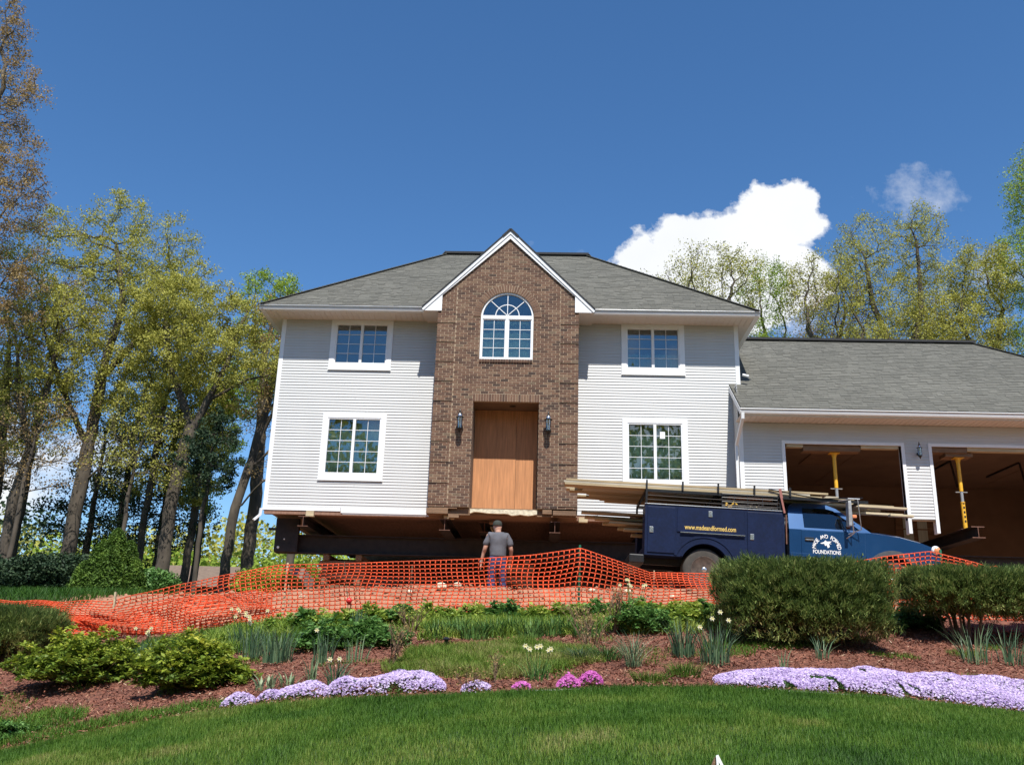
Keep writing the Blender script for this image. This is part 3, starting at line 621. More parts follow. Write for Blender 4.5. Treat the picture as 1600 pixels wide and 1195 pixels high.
for s in (-1, 1):
    m_ = lambda u, v_, w_, s=s: (gcx+s*u, w_, v_)
    rk = MB(); zr = lambda u: AP-SLI*u
    # outer crown band and inner frieze board with a step between them
    rk.plate([(0, GZ-.02), (GE, 5.10), (GE, 5.06), (GE-.03, 5.03), (0, GZ-.13)], [], gy, gy+.03, m_)
    rk.plate([(0, GZ-.13), (GE-.03, 5.03), (1.70, 5.03), (1.70, zr(1.70)), (0, zr(0))], [], gy+.022, gy+.05, m_)
    rk.build('rake_board', M['trim'], house)
    rt = MB(); rt.plate([(GE-.03, 5.04), (1.795, 5.04), (1.795, 5.44), (1.85, 5.36)], [], gy+.052, -.02, m_); rt.build('gable_return', M['soffit'], house)
# soffits, fascia and gutters
def soffit_run(x0, x1, y0, y1, z, parent=house, nm='soffit'):
    so = MB(); so.box(x0, x1, y0, y1, z+.012, z+.02); o = so.build(nm, M['soffit'], parent)
    n = max(1, int((x1-x0)/.14)); w = (x1-x0)/n
    pm_ = MB(); pm_.plate([(0, 0), (w-.012, 0), (w-.012, .006), (w-.004, .010), (.004, .010)], [], 0, y1-y0, lambda u, v_, w_: (u, w_, v_)); me = pm_.mesh('soffit_panel', M['soffit'])
    for i in range(n): link('soffit_panel', me, o, (x0+i*w, y0, z))
soffit_run(XL+.12, bl-.04, -.65, -.001, 5.085); soffit_run(br+.04, XR-.12, -.65, -.001, 5.085)
so = MB(); so.box(XL+.12, -.001, .0, YB-.1, 5.085, 5.10); so.box(HW+.001, XR-.12, .0, YB-.1, 5.085, 5.10); so.box(XL+.12, XR-.12, 7.001, YB-.1, 5.07, 5.084); so.build('side_soffit', M['soffit'], house)
def gutter(x0, x1, y, z, parent=house):
    # k-style profile
    pr = [(0, 0), (0, .125), (-.012, .125), (-.10, .118), (-.118, .122), (-.122, .108), (-.105, .085), (-.095, .04), (-.08, .005)]
    g = MB(); g.plate(pr, [], x0, x1, lambda u, v_, w_: (w_, y+.12+u, z+v_)); g.build('gutter', M['gutter'], parent)
gutter(XL, gx0+.08, EY, 5.085); gutter(gx1-.08, XR, EY, 5.085)
fs = MB(); fs.box(XL+.1, gx0+.2, -.649, -.63, 5.08, 5.22); fs.box(gx1-.2, XR-.1, -.649, -.63, 5.08, 5.22); fs.box(XL, XL+.12, EY+.12, YB, 5.083, 5.195); fs.box(XR-.12, XR, EY+.12, YB, 5.083, 5.195); fs.box(XL, XR, YB-.1, YB, 5.08, 5.195)
fs.build('fascia', M['gutter'], house)
d = MB(); d.beam((-.05, -.03, .02), (-.06, -.04, -.16), .06, .05); d.beam((-.06, -.045, -.15), (-.17, -.16, -.30), .06, .05, up=(0, 0, 1)); d.build('downspout', M['gutter'], house)
d = MB(); d.tube([(12.06, -.1, 3.72), (12.2, -.16, 3.66)], .035, 8); d.build('downspout', M['gutter'], house)
# ---- garage wing
GX0, GX1, GY, GB = 11.80, 23.2, -.57, 6.9; OP = [(12.90, 15.70, -1, 1.81), (16.43, 19.23, -1, 1.81)]; GH = 2.33
mb = MB(); mb.plate([(GX0, -.0), (12.90, 0), (12.90, 1.81), (15.70, 1.81), (15.70, 0), (16.43, 0), (16.43, 1.81), (19.23, 1.81), (19.23, 0), (GX1, 0), (GX1, GH), (GX0, GH)], [], GY+.002, GY+.13)
gw = mb.build('garage_wall', M['sheath'], house)
siding(gw, GX0+.09, 12.82, .0, GH, GY, []); siding(gw, 12.82, 15.78, 1.89, GH, GY, []); siding(gw, 15.78, 16.35, .03, GH, GY, []); siding(gw, 16.35, 19.31, 1.89, GH, GY, []); siding(gw, 19.31, GX1, .0, GH, GY, [])
gs = MB(); gs.plate([(GY+.001, -.02), (-.024, -.02), (-.024, 3.42), (GY+.001, 3.0)], [], GX0+.002, GX0+.1, lambda u, v_, w_: (w_, u, v_)); gsw = gs.build('garage_side_wall', M['sheath'], house)
siding(gsw, .03, -GY, .0, 2.96, 0, [], 'x') if False else None
z = 0.0; sb = []
while z < 3.3:
    link('siding_board', bmeshes[0], gsw, (GX0+.001, -.024, z), (0, 0, -pi/2), (-GY-.024-.001, 1, 1)); z += PITCH
t = MB(); t.box(GX0-.015, GX0+.09, GY-.022, GY, -.02, GH, bev=.004); t.build('corner_trim', M['trim'], house)
def jamb(x0, x1, zb, s):
    j = MB(); j.box(x0, x1, GY-.03, GY+.0, zb, 1.89, bev=.004); xi = x1 if s > 0 else x0
    j.box(min(xi, xi-s*.02), max(xi, xi-s*.02), GY+.001, GY+.16, zb, 1.81); j.box(min(xi-s*.021, xi-s*.06), max(xi-s*.021, xi-s*.06), GY+.131, GY+.2, zb, 1.81); j.build('door_trim', M['trim'], house)
jamb(12.82, 12.90, -.30, 1); jamb(15.70, 15.78, -.32, -1); jamb(16.35, 16.43, -.30, 1); jamb(19.23, 19.31, -.3, -1)
t = MB(); t.box(12.90, 15.70, GY-.028, GY, 1.81, 1.885, bev=.003); t.box(16.43, 19.23, GY-.028, GY, 1.81, 1.885, bev=.003); t.build('door_head_trim', M['trim'], house)
# header timbers visible under the trims
t = MB(); t.box(12.95, 13.35, GY+.02, GY+.18, 1.74, 1.808, 0, .5); t.box(14.75, 15.65, GY+.02, GY+.18, 1.74, 1.808, 0, .6); t.box(17.3, 19.2, GY+.02, GY+.18, 1.72, 1.808, 0, .4); t.build('door_header', M['wood'], house)
t = MB(); t.box(13.36, 14.74, GY+.05, GY+.35, 1.66, 1.80); t.build('header_bracing', M['oldwood'], house)
t = MB(); t.box(16.45, 17.29, GY+.03, GY+.3, 1.68, 1.80); t.box(16.8, 17.45, GY+.1, GY+.5, 1.60, 1.678); t.build('header_bracing', M['oldwood'], house)
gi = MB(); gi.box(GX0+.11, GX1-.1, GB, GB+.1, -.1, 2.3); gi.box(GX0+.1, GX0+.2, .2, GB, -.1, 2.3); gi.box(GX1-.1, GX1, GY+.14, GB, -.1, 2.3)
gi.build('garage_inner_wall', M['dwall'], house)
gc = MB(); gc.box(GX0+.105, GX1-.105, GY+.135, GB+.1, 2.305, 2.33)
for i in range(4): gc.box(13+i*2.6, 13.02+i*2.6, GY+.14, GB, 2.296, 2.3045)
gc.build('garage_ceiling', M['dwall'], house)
hz = MB(); hz.box(14.4, 15.3, 2.2, 3.8, 2.28, 2.2955); hz.build('attic_hatch', M['oldwood'], house)
for x in (12.7, 13.5, 14.3, 15.9, 16.8, 17.7): bk = MB(); bk.box(x, x+.35, GB-.06, GB-.005, 1.62+.03*sin(x*5), 1.68+.03*sin(x*5)); bk.box(x+.15, x+.18, GB-.2, GB-.06, 1.5, 1.66); bk.build('wall_hook', M['steel'], house)
for x, z, w in ((14.6, .75, .3), (15.7, .6, .4), (16.5, .5, .5), (17.3, .72, .3), (18.1, .5, .35), (13.9, .4, .3)): bk = MB(); bk.tube([(x, GB-.03, z+.2), (x+w*.3, GB-.05, z), (x+w, GB-.03, z+.1)], .03, 5); bk.build('hanging_cord', M['steel'], house)
for x in (18.4, 20.3): bk = MB(); bk.beam((x, 3.0, 2.28), (x+.12, 3.0, 1.55), .03, .05); bk.beam((x, 3.02, 2.28), (x, 5.0, 2.28), .04, .04); bk.build('door_track_hanger', M['steel'], house)
bd = MB(); bd.box(18.15, 19.35, GB-.04, GB-.003, -.15, 1.75); bdo = bd.build('back_door', M['oldwood'], house)
for x0_, x1_ in ((18.38, 18.68), (18.82, 19.12)):
    for k in range(3): p = MB(); p.box(x0_, x1_, GB-.055, GB-.042, .05+k*.46, .47+k*.46); p.build('pane', M['curtain'], bdo)
# garage roof
GR = .76; GE0 = 2.50; GEY = -1.30; GRY = 3.1; GRZ = GE0+(GRY-GEY)*GR; GRX = 19.45; GXR = 23.8; GANG = math.atan(GR); GXL = 11.72
gbY = 2*GRY-GEY
rf = MB(); v = [(GXL, GEY, GE0), (GXR, GEY, GE0), (GXR, gbY, GE0), (GXL, gbY, GE0), (GXL, GRY, GRZ), (GRX, GRY, GRZ)]
rf.add(v, [(0, 1, 5, 4), (2, 3, 4, 5), (1, 2, 5)]); rf.add([(a, b, c_-.035) for a, b, c_ in v], [(4, 5, 1, 0), (5, 4, 3, 2), (5, 2, 1)])
groof = rf.build('garage_roof', M['shingle'], house)
shingle_rows(groof, GEY, GE0, GANG, int(4.4/cos(GANG)/SE), lambda d: (GXL if d < 1.34 else 12.0, GXR-d*(GXR-GRX)/4.4), 180, 9)
cp = MB(); A = Vector((GXR, GEY, GE0)); B = Vector((GRX, GRY, GRZ)); nn = 42
for i in range(nn): cp.beam(A.lerp(B, i/nn)+Vector((0, 0, .022)), A.lerp(B, (i+1.2)/nn)+Vector((0, 0, .01)), .24, .016, r=R.random())
cp.build('hip_cap', M['shingle'], groof)
rd = MB(); rd.box(12.01, GRX+.05, GRY-.16, GRY+.16, GRZ-.03, GRZ+.045, bev=.01); rd.build('ridge_vent', M['ridge'], groof)
rk = MB(); m_ = lambda u, v_, w_: (w_, u, v_); z_ = lambda y: GE0+(y-GEY)*GR
rk.plate([(GEY+.12, z_(GEY+.12)-.04), (-.023, z_(-.023)-.04), (-.023, z_(-.023)-.20), (GEY+.12, z_(GEY+.12)-.20)], [], GXL-.01, GXL+.015, m_); rk.build('rake_board', M['trim'], house)
soffit_run(GXL+.01, GXR-.1, GEY+.12, GY-.001, 2.335)
gutter(GXL-.02, GXR, GEY, 2.375)
fs = MB(); fs.box(GXL, GXR-.1, GEY+.121, GEY+.14, 2.35, 2.49); fs.build('fascia', M['gutter'], house)
d = MB(); d.beam((GXL+.05, GEY+.06, 2.40), (GXL+.05, GEY+.08, 2.25), .07, .06); d.beam((GXL+.05, GEY+.07, 2.27), (GXL-.01, GY-.07, 1.72), .07, .06); d.beam((GXL-.01, GY-.07, 1.75), (GXL-.01, GY-.07, -.1), .07, .06); d.build('downspout', M['gutter'], house)
lantern(16.08, GY-.17, 1.62, .8)
# upper storey wall of the main house behind garage roof is the outer_wall above
# ------------------------------------------------------------------ steel and cribbing under the house
def ibeam(name, a, b, h, w, label, tf=.018, tw=.014, group=None):
    """I-section between a and b (top centre line); root is an empty at its near end"""
    a = Vector(a); b = Vector(b); Lb = (b-a).length; root = empty(name, a, atan2(b.y-a.y, b.x-a.x), label, 'steel beam', group)
    m = MB(); m.box(0, Lb, -tw/2, tw/2, -h+tf, -tf); m.box(0, Lb, -w/2, w/2, -tf, 0); m.box(0, Lb, -w/2, w/2, -h, -h+tf); m.build('web_and_flanges', M['steel'], root)
    e = MB(); e.box(-.004, -.0005, -tw/2, tw/2, -h+tf, -tf); e.box(-.004, -.0005, -w/2, w/2, -tf, 0); e.box(-.004, -.0005, -w/2, w/2, -h, -h+tf); e.build('cut_end', M['rust'], root)
    return root
ibeam('steel_beam', (.15, .95, -.50), (12.2, .95, -.50), .47, .30, 'long black main beam running along the front under the house', .025)
ibeam('steel_beam', (.30, 5.9, -.56), (12.2, 5.9, -.56), .47, .30, 'long black main beam running along the back under the house', .025)
for i, (x, yn, lb) in enumerate(((1.06, -.12, 'cross beam under the left end of the siding'), (4.66, -.75, 'cross beam end below the left foot of the brick bay'), (5.55, .2, 'cross beam just left of the man in the cap'), (7.30, -.75, 'cross beam end below the right foot of the brick bay'), (9.6, -.1, 'cross beam hidden behind the truck body'))):
    ibeam('steel_beam', (x, yn, -.17 if yn > -.5 else -.26), (x, 6.6, -.17 if yn > -.5 else -.26), .25 if yn > -.5 else .27, .26, lb, .014, .012)
ibeam('steel_beam', (17.15, -.95, -.17), (17.0, 7.2, -.17), .27, .30, 'cross beam carrying the right yellow jack in the garage door', .02)
ibeam('steel_beam', (14.15, -.6, -.2), (14.15, 7.2, -.2), .27, .30, 'cross beam carrying the left yellow jack behind the truck cab', .02)
ibeam('steel_beam', (19.2, 1.0, -.62), (12.4, 1.0, -.62), .47, .30, 'long black main beam running under the garage', .025)
# white painted marks and bolt plate on the beam's left end
def beam_end_block():
    r = empty('beam_end_bracket', (.13, .78, -.97), 0, 'black bolted bracket standing on the left end of the front main beam', 'bracket')
    m = MB(); m.box(.02, .62, -.06, .09, .01, .87, bev=.01); m.build('plate', M['steel'], r)
    m = MB(); m.lathe([(.035, 0), (.03, -.02)], c=(.13, -.06, .12), axis='Y', n=10); m.build('bolt', M['trim'], r)
    m = MB(); m.lathe([(.02, 0), (.018, -.02)], c=(.27, -.06, .33), axis='Y', n=10); m.build('bolt', M['trim'], r)
    m = MB(); m.box(-.18, .02, -.02, .05, .56, .62); m.build('arm', M['steel'], r)
beam_end_block()
# timber blocks between beams and floor
for x, y, z, sx, sz, lb in ((1.2, -.02, -.165, .2, .13, 'pale split shim block under the left siding'), (4.75, -.70, -.25, .24, .08, 'weathered block under the left foot of the brick bay'), (8.0, -.05, -.16, .22, .12, 'pale timber block just right of the brick bay')):
    b = MB(); b.box(-sx/2, sx/2, -.06, .08, 0, sz, bev=.008); o = b.build('timber_block', M['wood'], None, (x, y, z)); tag(o, lb, 'timber block')
# cribbing stacks: every timber a thing
tm = MB(); tm.box(-.6, .6, -.075, .075, 0, .15, bev=.012); tme = tm.mesh('crib_timber', M['oldwood'])
for ci, (cx_, cy_, nm) in enumerate(((1.9, 1.45, 'left'), (6.2, 1.45, 'middle'), (10.8, 1.45, 'right'))):
    gz0 = zz(cx_, cy_)+.02; z = -.97-.155; k = 0
    while z > gz0-.1:
        for s in (-1, 1):
            o = link('crib_timber', tme, None, (cx_+(s*.42 if k % 2 == 0 else 0), cy_+(s*.42 if k % 2 else 0), z), (0, 0, pi/2 if k % 2 == 0 else 0))
            tag(o, '%s timber in course %s from the top of the %s cribbing stack under the house' % ((('left', 'right') if k % 2 == 0 else ('front', 'back'))[s > 0], ['one', 'two', 'three', 'four', 'five', 'six', 'seven', 'eight', 'nine', 'ten', 'eleven', 'twelve', 'thirteen'][k], nm), 'crib timber', '%s cribbing stack under the house' % nm)
        z -= .153; k += 1
fw = MB(); fw.box(1.2, 12.3, 7.2, 7.5, -2.9, -.15); tag(fw.build('foundation_wall', M['conc']), 'old concrete foundation wall in the dark behind the beams under the house', 'foundation wall')
fw = MB(); fw.box(12.31, 22, 7.4, 7.7, -2.9, -.12); tag(fw.build('foundation_wall', M['conc']), 'old concrete foundation wall in the dark behind the garage', 'foundation wall')
# loose bracing plank under the floor left of the man
o = MB(); o.beam((5.75, .1, -.30), (5.95, -.25, -.72), .09, .04); tag(o.build('bracing_plank', M['wood']), 'pale diagonal plank leaning under the floor left of the man', 'plank')
o = MB(); o.box(5.7, 5.98, -.3, -.1, -.27, -.21, bev=.01); tag(o.build('timber_block', M['oldwood']), 'brown curled block above the diagonal plank under the entrance', 'timber block')
# yellow screw jacks in the garage doors
def jack(x, y, z0, z1, label):
    r = empty('post_jack', (x, y, z0), 0, label, 'jack'); H_ = z1-z0
    m = MB(); m.box(-.15, .15, -.12, .12, 0, .018); m.build('base_plate', M['rust'], r)
    m = MB(); m.tube([(0, 0, .018), (0, 0, H_*.38)], .05, 14); m.tube([(0, 0, H_*.37), (0, 0, H_*.385)], .056, 14); smooth_angle(m.build('lower_tube', M['yellow'], r))
    m = MB(); m.tube([(0, 0, H_*.385), (0, 0, H_*.53)], .038, 12); smooth_angle(m.build('screw', M['galv'], r))
    m = MB(); m.tube([(-.14, 0, H_*.52), (.14, 0, H_*.52)], .012, 6); m.build('handle', M['galv'], r)
    m = MB(); m.tube([(0, 0, H_*.53), (0, 0, H_*.93)], .045, 14); m.tube([(0, 0, H_*.93), (0, 0, H_-.02)], [.046, .07], 14); smooth_angle(m.build('upper_tube', M['yellow'], r))
    m = MB(); m.box(-.12, .12, -.1, .1, H_-.019, H_); m.build('head_plate', M['yellow'], r)
    # maker's painted strokes down the tube
    m = MB()
    for k in range(5): m.box(-.018, .018, -.0525, -.0508, .18+k*.11, .235+k*.11)
    m.build('black_lettering', M['black'], r)
jack(14.15, -.33, -.2, 1.655, 'left yellow screw jack rising behind the truck cab')
jack(17.14, -.33, -.17, 1.595, 'right yellow screw jack in the second garage door')
# ------------------------------------------------------------------ trees
def frames(d):
    d = d/np.maximum(np.linalg.norm(d, axis=1, keepdims=True), 1e-9); h = np.where(np.abs(d[:, 2:3]) < .9, np.array([[0, 0, 1.]]), np.array([[1., 0, 0]]))
    a = np.cross(d, h); a /= np.maximum(np.linalg.norm(a, axis=1, keepdims=True), 1e-9); return a, np.cross(d, a)
def tubes(A, B, ra, rb_, n):
    a, b = frames(B-A); t = np.arange(n+1)*2*pi/n; ct, st_ = np.cos(t), np.sin(t)
    ring = lambda P, r: P[:, None]+(a[:, None]*ct[None, :, None]+b[:, None]*st_[None, :, None])*r[:, None, None]
    R0, R1 = ring(A, ra), ring(B, rb_)
    return np.stack([R0[:, :-1], R0[:, 1:], R1[:, 1:], R1[:, :-1]], 2).reshape(-1, 4, 3)
def grow(base, trunk, envs, nattr, seed, step=.34, kill=.62, iters=90, wob=.25):
    rg = np.random.default_rng(seed); at = []
    vol = np.array([e[1][0]*e[1][1]*e[1][2]*(e[2] if len(e) > 2 else 1) for e in envs]); cnt = (nattr*vol/vol.sum()).astype(int)+1
    for e, k in zip(envs, cnt):
        p = rg.normal(size=(k, 3)); p /= np.linalg.norm(p, axis=1, keepdims=True); p *= rg.random((k, 1))**(1/2.4); at.append(p*np.array(e[1])+np.array(e[0]))
    at = np.concatenate(at); nodes = [np.array(base, float)]; par = [-1]
    last = 0
    for tr in trunk:             # each trunk / main limb: list of points, first joins nearest existing node
        pts = [np.array(p, float) for p in tr]; last = int(np.argmin([np.linalg.norm(n_-pts[0]) for n_ in nodes]))
        for a_, b_ in zip(pts[:-1] if len(nodes) > 1 else [nodes[0]]+pts[:-1], pts[1:] if len(nodes) > 1 else pts):
            k = max(1, int(np.linalg.norm(b_-a_)/step))
            for i in range(1, k+1):
                nodes.append(a_+(b_-a_)*i/k+rg.normal(size=3)*.014+np.array([math.sin(i*.31+seed), math.cos(i*.23+seed), 0])*.02*(i < k)); par.append(last); last = len(nodes)-1
    Nn = np.array(nodes); d = np.full(len(at), 1e9); ni = np.zeros(len(at), int)
    def upd(s):
        nonlocal d, ni
        D = np.linalg.norm(at[:, None]-Nn[None, s:], axis=2); j = D.argmin(1); m_ = D[np.arange(len(at)), j]; u = m_ < d; d = np.where(u, m_, d); ni = np.where(u, j+s, ni)
    upd(0)
    for it in range(iters):
        if len(at) < 5: break
        act = d < 5.0; idx = ni[act]; v_ = at[act]-Nn[idx]; v_ /= np.maximum(np.linalg.norm(v_, axis=1, keepdims=True), 1e-6)
        acc = np.zeros_like(Nn); np.add.at(acc, idx, v_); u = np.unique(idx); dr = acc[u]; dr /= np.maximum(np.linalg.norm(dr, axis=1, keepdims=True), 1e-6)
        dr += rg.normal(size=dr.shape)*wob; dr /= np.linalg.norm(dr, axis=1, keepdims=True)
        s = len(Nn); Nn = np.concatenate([Nn, Nn[u]+dr*step]); par += [int(x) for x in u]; upd(s)
        keep = d > kill; at, d, ni = at[keep], d[keep], ni[keep]
        if len(Nn) > 5200: break
    return Nn, np.array(par)
def leaf_quads(C, size, rg, flat=.0, aspect=.62):
    n = len(C); nrm = rg.normal(size=(n, 3)); nrm[:, 2] = np.abs(nrm[:, 2])+flat; a, b = frames(nrm); s = size*rg.uniform(.6, 1.3, (n, 1)); t = rg.random((n, 1))*2*pi
    u = a*np.cos(t)+b*np.sin(t); w = -a*np.sin(t)+b*np.cos(t)
    return np.stack([C-u*s, C-w*s*aspect, C+u*s, C+w*s*aspect], 1)
def tree(name, label, base, trunk, Rb, envs, nattr, leafmat, seed, nleaf=26000, lsize=.055, twigr=.035, clump=.20, group=None, cat='tree', tip=.011, step=.34, kill=.62, bark='bark', twigs=1.0):
    rg = np.random.default_rng(seed+100); base = (base[0], base[1], zz(base[0], base[1])-.15)
    Nn, par = grow(base, trunk, envs, nattr, seed, step, kill)
    n = len(Nn); ch = np.zeros(n, int); leafc = np.zeros(n)
    for i in range(n-1, 0, -1):
        if ch[i] == 0: leafc[i] += 1
        leafc[par[i]] += leafc[i]; ch[par[i]] += 1
    tot = max(leafc[0], 2); p = math.log(Rb/tip)/math.log(tot); rad = tip*np.maximum(leafc, 1)**p
    root = empty(name, base, 0, label, cat, group); O = np.array(base)
    a = par[1:]; A = Nn[a]-O; B = Nn[1:]-O; ra = rad[a]; rb_ = rad[1:]; best = np.zeros(n); np.maximum.at(best, a, rad[1:]); mainc = rad[1:] >= best[a]-1e-9; ra = np.where(mainc, ra, np.minimum(ra, rb_*1.3+.004))
    sth = lambda P_, r_: r_*(1+.6*np.exp(-np.maximum(P_[:, 2]-.1, 0)/.4)); ra = sth(A, ra); rb_ = sth(B, rb_)
    B2 = B+(B-A)*.06; big = rb_ > .07; mid = (~big) & (rb_ > .025); sm = ~(big | mid)
    seg = Nn[1:]-Nn[a]; seg /= np.maximum(np.linalg.norm(seg, axis=1, keepdims=True), 1e-9); Dn = np.zeros_like(Nn); Dn[1:] = seg; np.add.at(Dn, a[mainc], seg[mainc]); Dn /= np.maximum(np.linalg.norm(Dn, axis=1, keepdims=True), 1e-9)
    def fr(D): q_ = np.cross(D, np.array([.13, 1., .05])); q_ /= np.maximum(np.linalg.norm(q_, axis=1, keepdims=True), 1e-6); return q_, np.cross(D, q_)
    Ds = np.where(mainc[:, None], Dn[a], seg); De = Dn[1:]
    def tube2(s, k):
        t = np.arange(k+1)*2*pi/k; ct, st_ = np.cos(t), np.sin(t); o = []
        for Pp, D, r in ((A[s], Ds[s], ra[s]), (B[s], De[s], rb_[s])): u_, v_ = fr(D); lum = 1+.10*np.sin(3*t)[None, :]*(r > .12)[:, None]; o.append(Pp[:, None]+(u_[:, None]*ct[None, :, None]+v_[:, None]*st_[None, :, None])*(r[:, None]*lum)[..., None])
        return np.stack([o[0][:, :-1], o[0][:, 1:], o[1][:, 1:], o[1][:, :-1]], 2).reshape(-1, 4, 3)
    P = [tube2(s, k) for s, k in ((big, 9), (mid, 5), (sm, 3)) if s.any()]
    # fine twigs
    tipm = np.where(rad < twigr)[0]; tipm = tipm[tipm > 0]; k = int(len(tipm)*1.6*twigs); s = rg.choice(tipm, k); dirn = Nn[s]-Nn[par[s]]; dirn /= np.maximum(np.linalg.norm(dirn, axis=1, keepdims=True), 1e-6)
    dirn = dirn+rg.normal(size=dirn.shape)*.7; dirn[:, 2] += .25; dirn /= np.linalg.norm(dirn, axis=1, keepdims=True); Lt = rg.uniform(.15, .5, (k, 1)); TA = Nn[s]-O; TB = TA+dirn*Lt
    P.append(tubes(TA, TB, np.full(k, .007), np.full(k, .003), 3))
    bulk('trunk', np.concatenate(P), M[bark], None, root, smooth=True, weld=True)
    # leaves: clumps around tips and twigs
    src = np.concatenate([TB, TB, Nn[tipm]-O]); src = src[rg.random(len(src)) < .62]; k = rg.integers(0, len(src), nleaf)
    clv = rg.random(len(src)); C = src[k]+rg.normal(size=(nleaf, 3))*clump*.62*np.array([1, 1, .8])
    rnd = np.clip(clv[k]*.5+rg.random(nleaf)*.5, 0, 1)
    bulk('crown', leaf_quads(C, lsize, rg), M[leafmat], rnd, root)
    return root
OBIG = 'tall oak with yellow olive spring leaves '
tree('oak_tree', 'tall oak with a thick leaning trunk, second from the left, behind the round evergreen', (-9.95, 10), [[(-9.9, 10, 2), (-9.85, 10, 4), (-9.75, 10, 7.2), (-9.4, 10, 9.4)], [(-9.8, 10, 3.6), (-11.2, 9.6, 6.2), (-12.2, 9.5, 8.4)], [(-9.75, 10, 6.5), (-8.4, 10.4, 8.8), (-7.8, 10.3, 11)], [(-9.85, 10, 2.4), (-8.6, 9.5, 3.5), (-7.7, 9.3, 4.6)], [(-9.4, 10, 9.2), (-10.1, 10, 12)]], .25,
     [((-10.2, 10, 11.6), (1.9, 2.2, 2.5)), ((-8.0, 10.3, 10.8), (1.7, 2.0, 2.3)), ((-12.3, 9.6, 10.6), (1.9, 2.0, 2.7)), ((-9.4, 10, 8.4), (3.2, 2.6, 2.4), .7), ((-10.8, 9.5, 6.0), (2.6, 2.2, 1.6), .5), ((-7.6, 9.2, 5.2), (1.5, 1.5, 1.2), .5)], 2700, 'oak', 1, 62000, .041, twigs=1.4)
tree('oak_tree', 'oak with a straight grey trunk standing just right of the round evergreen', (-5.9, 8.6), [[(-5.85, 8.6, 1.9), (-5.5, 8.6, 4.4)], [(-5.5, 8.6, 4.2), (-6.6, 8.6, 6.4), (-7.2, 8.8, 8.6)], [(-5.5, 8.6, 4.2), (-4.6, 8.4, 6.2), (-4.0, 8.5, 8.6)], [(-5.1, 8.5, 5.2), (-3.6, 8.2, 5.9), (-2.6, 8.0, 6.1)]], .22,
     [((-6.8, 8.6, 8.5), (1.7, 1.9, 1.7)), ((-4.7, 8.6, 8.0), (1.6, 1.8, 1.6)), ((-5.6, 8.6, 7.2), (2.6, 2.2, 1.7), .7), ((-3.2, 8.1, 6.4), (1.3, 1.4, 1.1), .6)], 2100, 'oak', 2, 48000, .040, twigs=1.4)
tree('maple_tree', 'lime green maple close to the left corner of the house', (-4.2, 12.5), [[(-4.2, 12.5, 3), (-4.3, 12.5, 6), (-4.5, 12.5, 9)], [(-4.3, 12.5, 5), (-3.0, 12.3, 7.2)]], .24,
     [((-4.5, 12.5, 10.6), (1.5, 1.7, 1.6)), ((-3.2, 12.4, 8.2), (1.5, 1.6, 1.6)), ((-5.0, 12.4, 7.0), (1.6, 1.6, 1.3), .6)], 1300, 'lime', 3, 22000, .044)
tree('dark_tree', 'dark nearly bare tree leaning right beside the left corner of the house', (-4.0, 9.4), [[(-3.95, 9.4, 1.2), (-3.5, 9.4, 3.3), (-3.1, 9.4, 5.6), (-2.9, 9.4, 8.0)], [(-3.5, 9.4, 3.0), (-2.4, 9.2, 4.0), (-1.5, 9.1, 4.4)], [(-3.2, 9.4, 5.0), (-2.2, 9.3, 6.2)], [(-3.9, 9.4, 1.4), (-2.9, 9.0, 2.4), (-2.0, 8.8, 2.9)]], .17,
     [((-2.9, 9.4, 8.0), (1.3, 1.5, 2.0)), ((-1.9, 9.2, 4.9), (1.0, 1.4, 1.4), .8), ((-3.4, 9.4, 5.4), (1.5, 1.5, 1.3), .6), ((-2.4, 8.9, 2.9), (.9, 1, .8), .6)], 1500, 'oakr', 4, 6500, .04, twigs=1.4)
tree('oak_tree', 'tall bronze leaved tree at the left edge reaching up out of the photo', (-12.2, 5.0), [[(-12.2, 5, 3), (-12.5, 5, 7), (-12.7, 5, 11), (-12.7, 5, 15)], [(-12.4, 5, 6), (-11.2, 5.2, 8.4)], [(-12.6, 5, 9), (-11.6, 5.1, 11.0)]], .26,
     [((-12.6, 5, 15.0), (1.4, 1.8, 2.4)), ((-12.0, 5.2, 11.6), (1.7, 1.8, 2.2)), ((-11.7, 5.3, 8.2), (1.7, 1.9, 2.0)), ((-13.0, 5, 18.0), (.8, 1.4, 2.2))], 2100, 'oakr', 5, 32000, .038, clump=.2)
tree('slim_tree', 'slim pale trunk forking in two, left of the thick leaning oak', (-11.4, 8.5), [[(-11.4, 8.5, 1.5), (-11.0, 8.5, 4.5), (-10.9, 8.5, 7.5)], [(-11.15, 8.5, 3.2), (-11.9, 8.4, 5.2), (-12.3, 8.3, 7.2)]], .19,
     [((-10.9, 8.5, 7.4), (1.4, 1.5, 2.4)), ((-12.4, 8.3, 6.6), (1.4, 1.5, 2.2)), ((-11.6, 8.4, 4.2), (1.8, 1.5, 1.6), .5)], 1300, 'oak', 6, 12000, .045)
tree('slim_tree', 'slim dark trunk at the far left with sparse bronze leaves', (-12.6, 9.5), [[(-12.7, 9.5, 2), (-13.0, 9.5, 5), (-13.3, 9.5, 7.5)]], .2,
     [((-13.2, 9.5, 7.0), (1.8, 1.5, 2.8)), ((-12.8, 9.4, 3.6), (1.4, 1.5, 1.6), .5)], 1100, 'oakr', 7, 11000, .045)
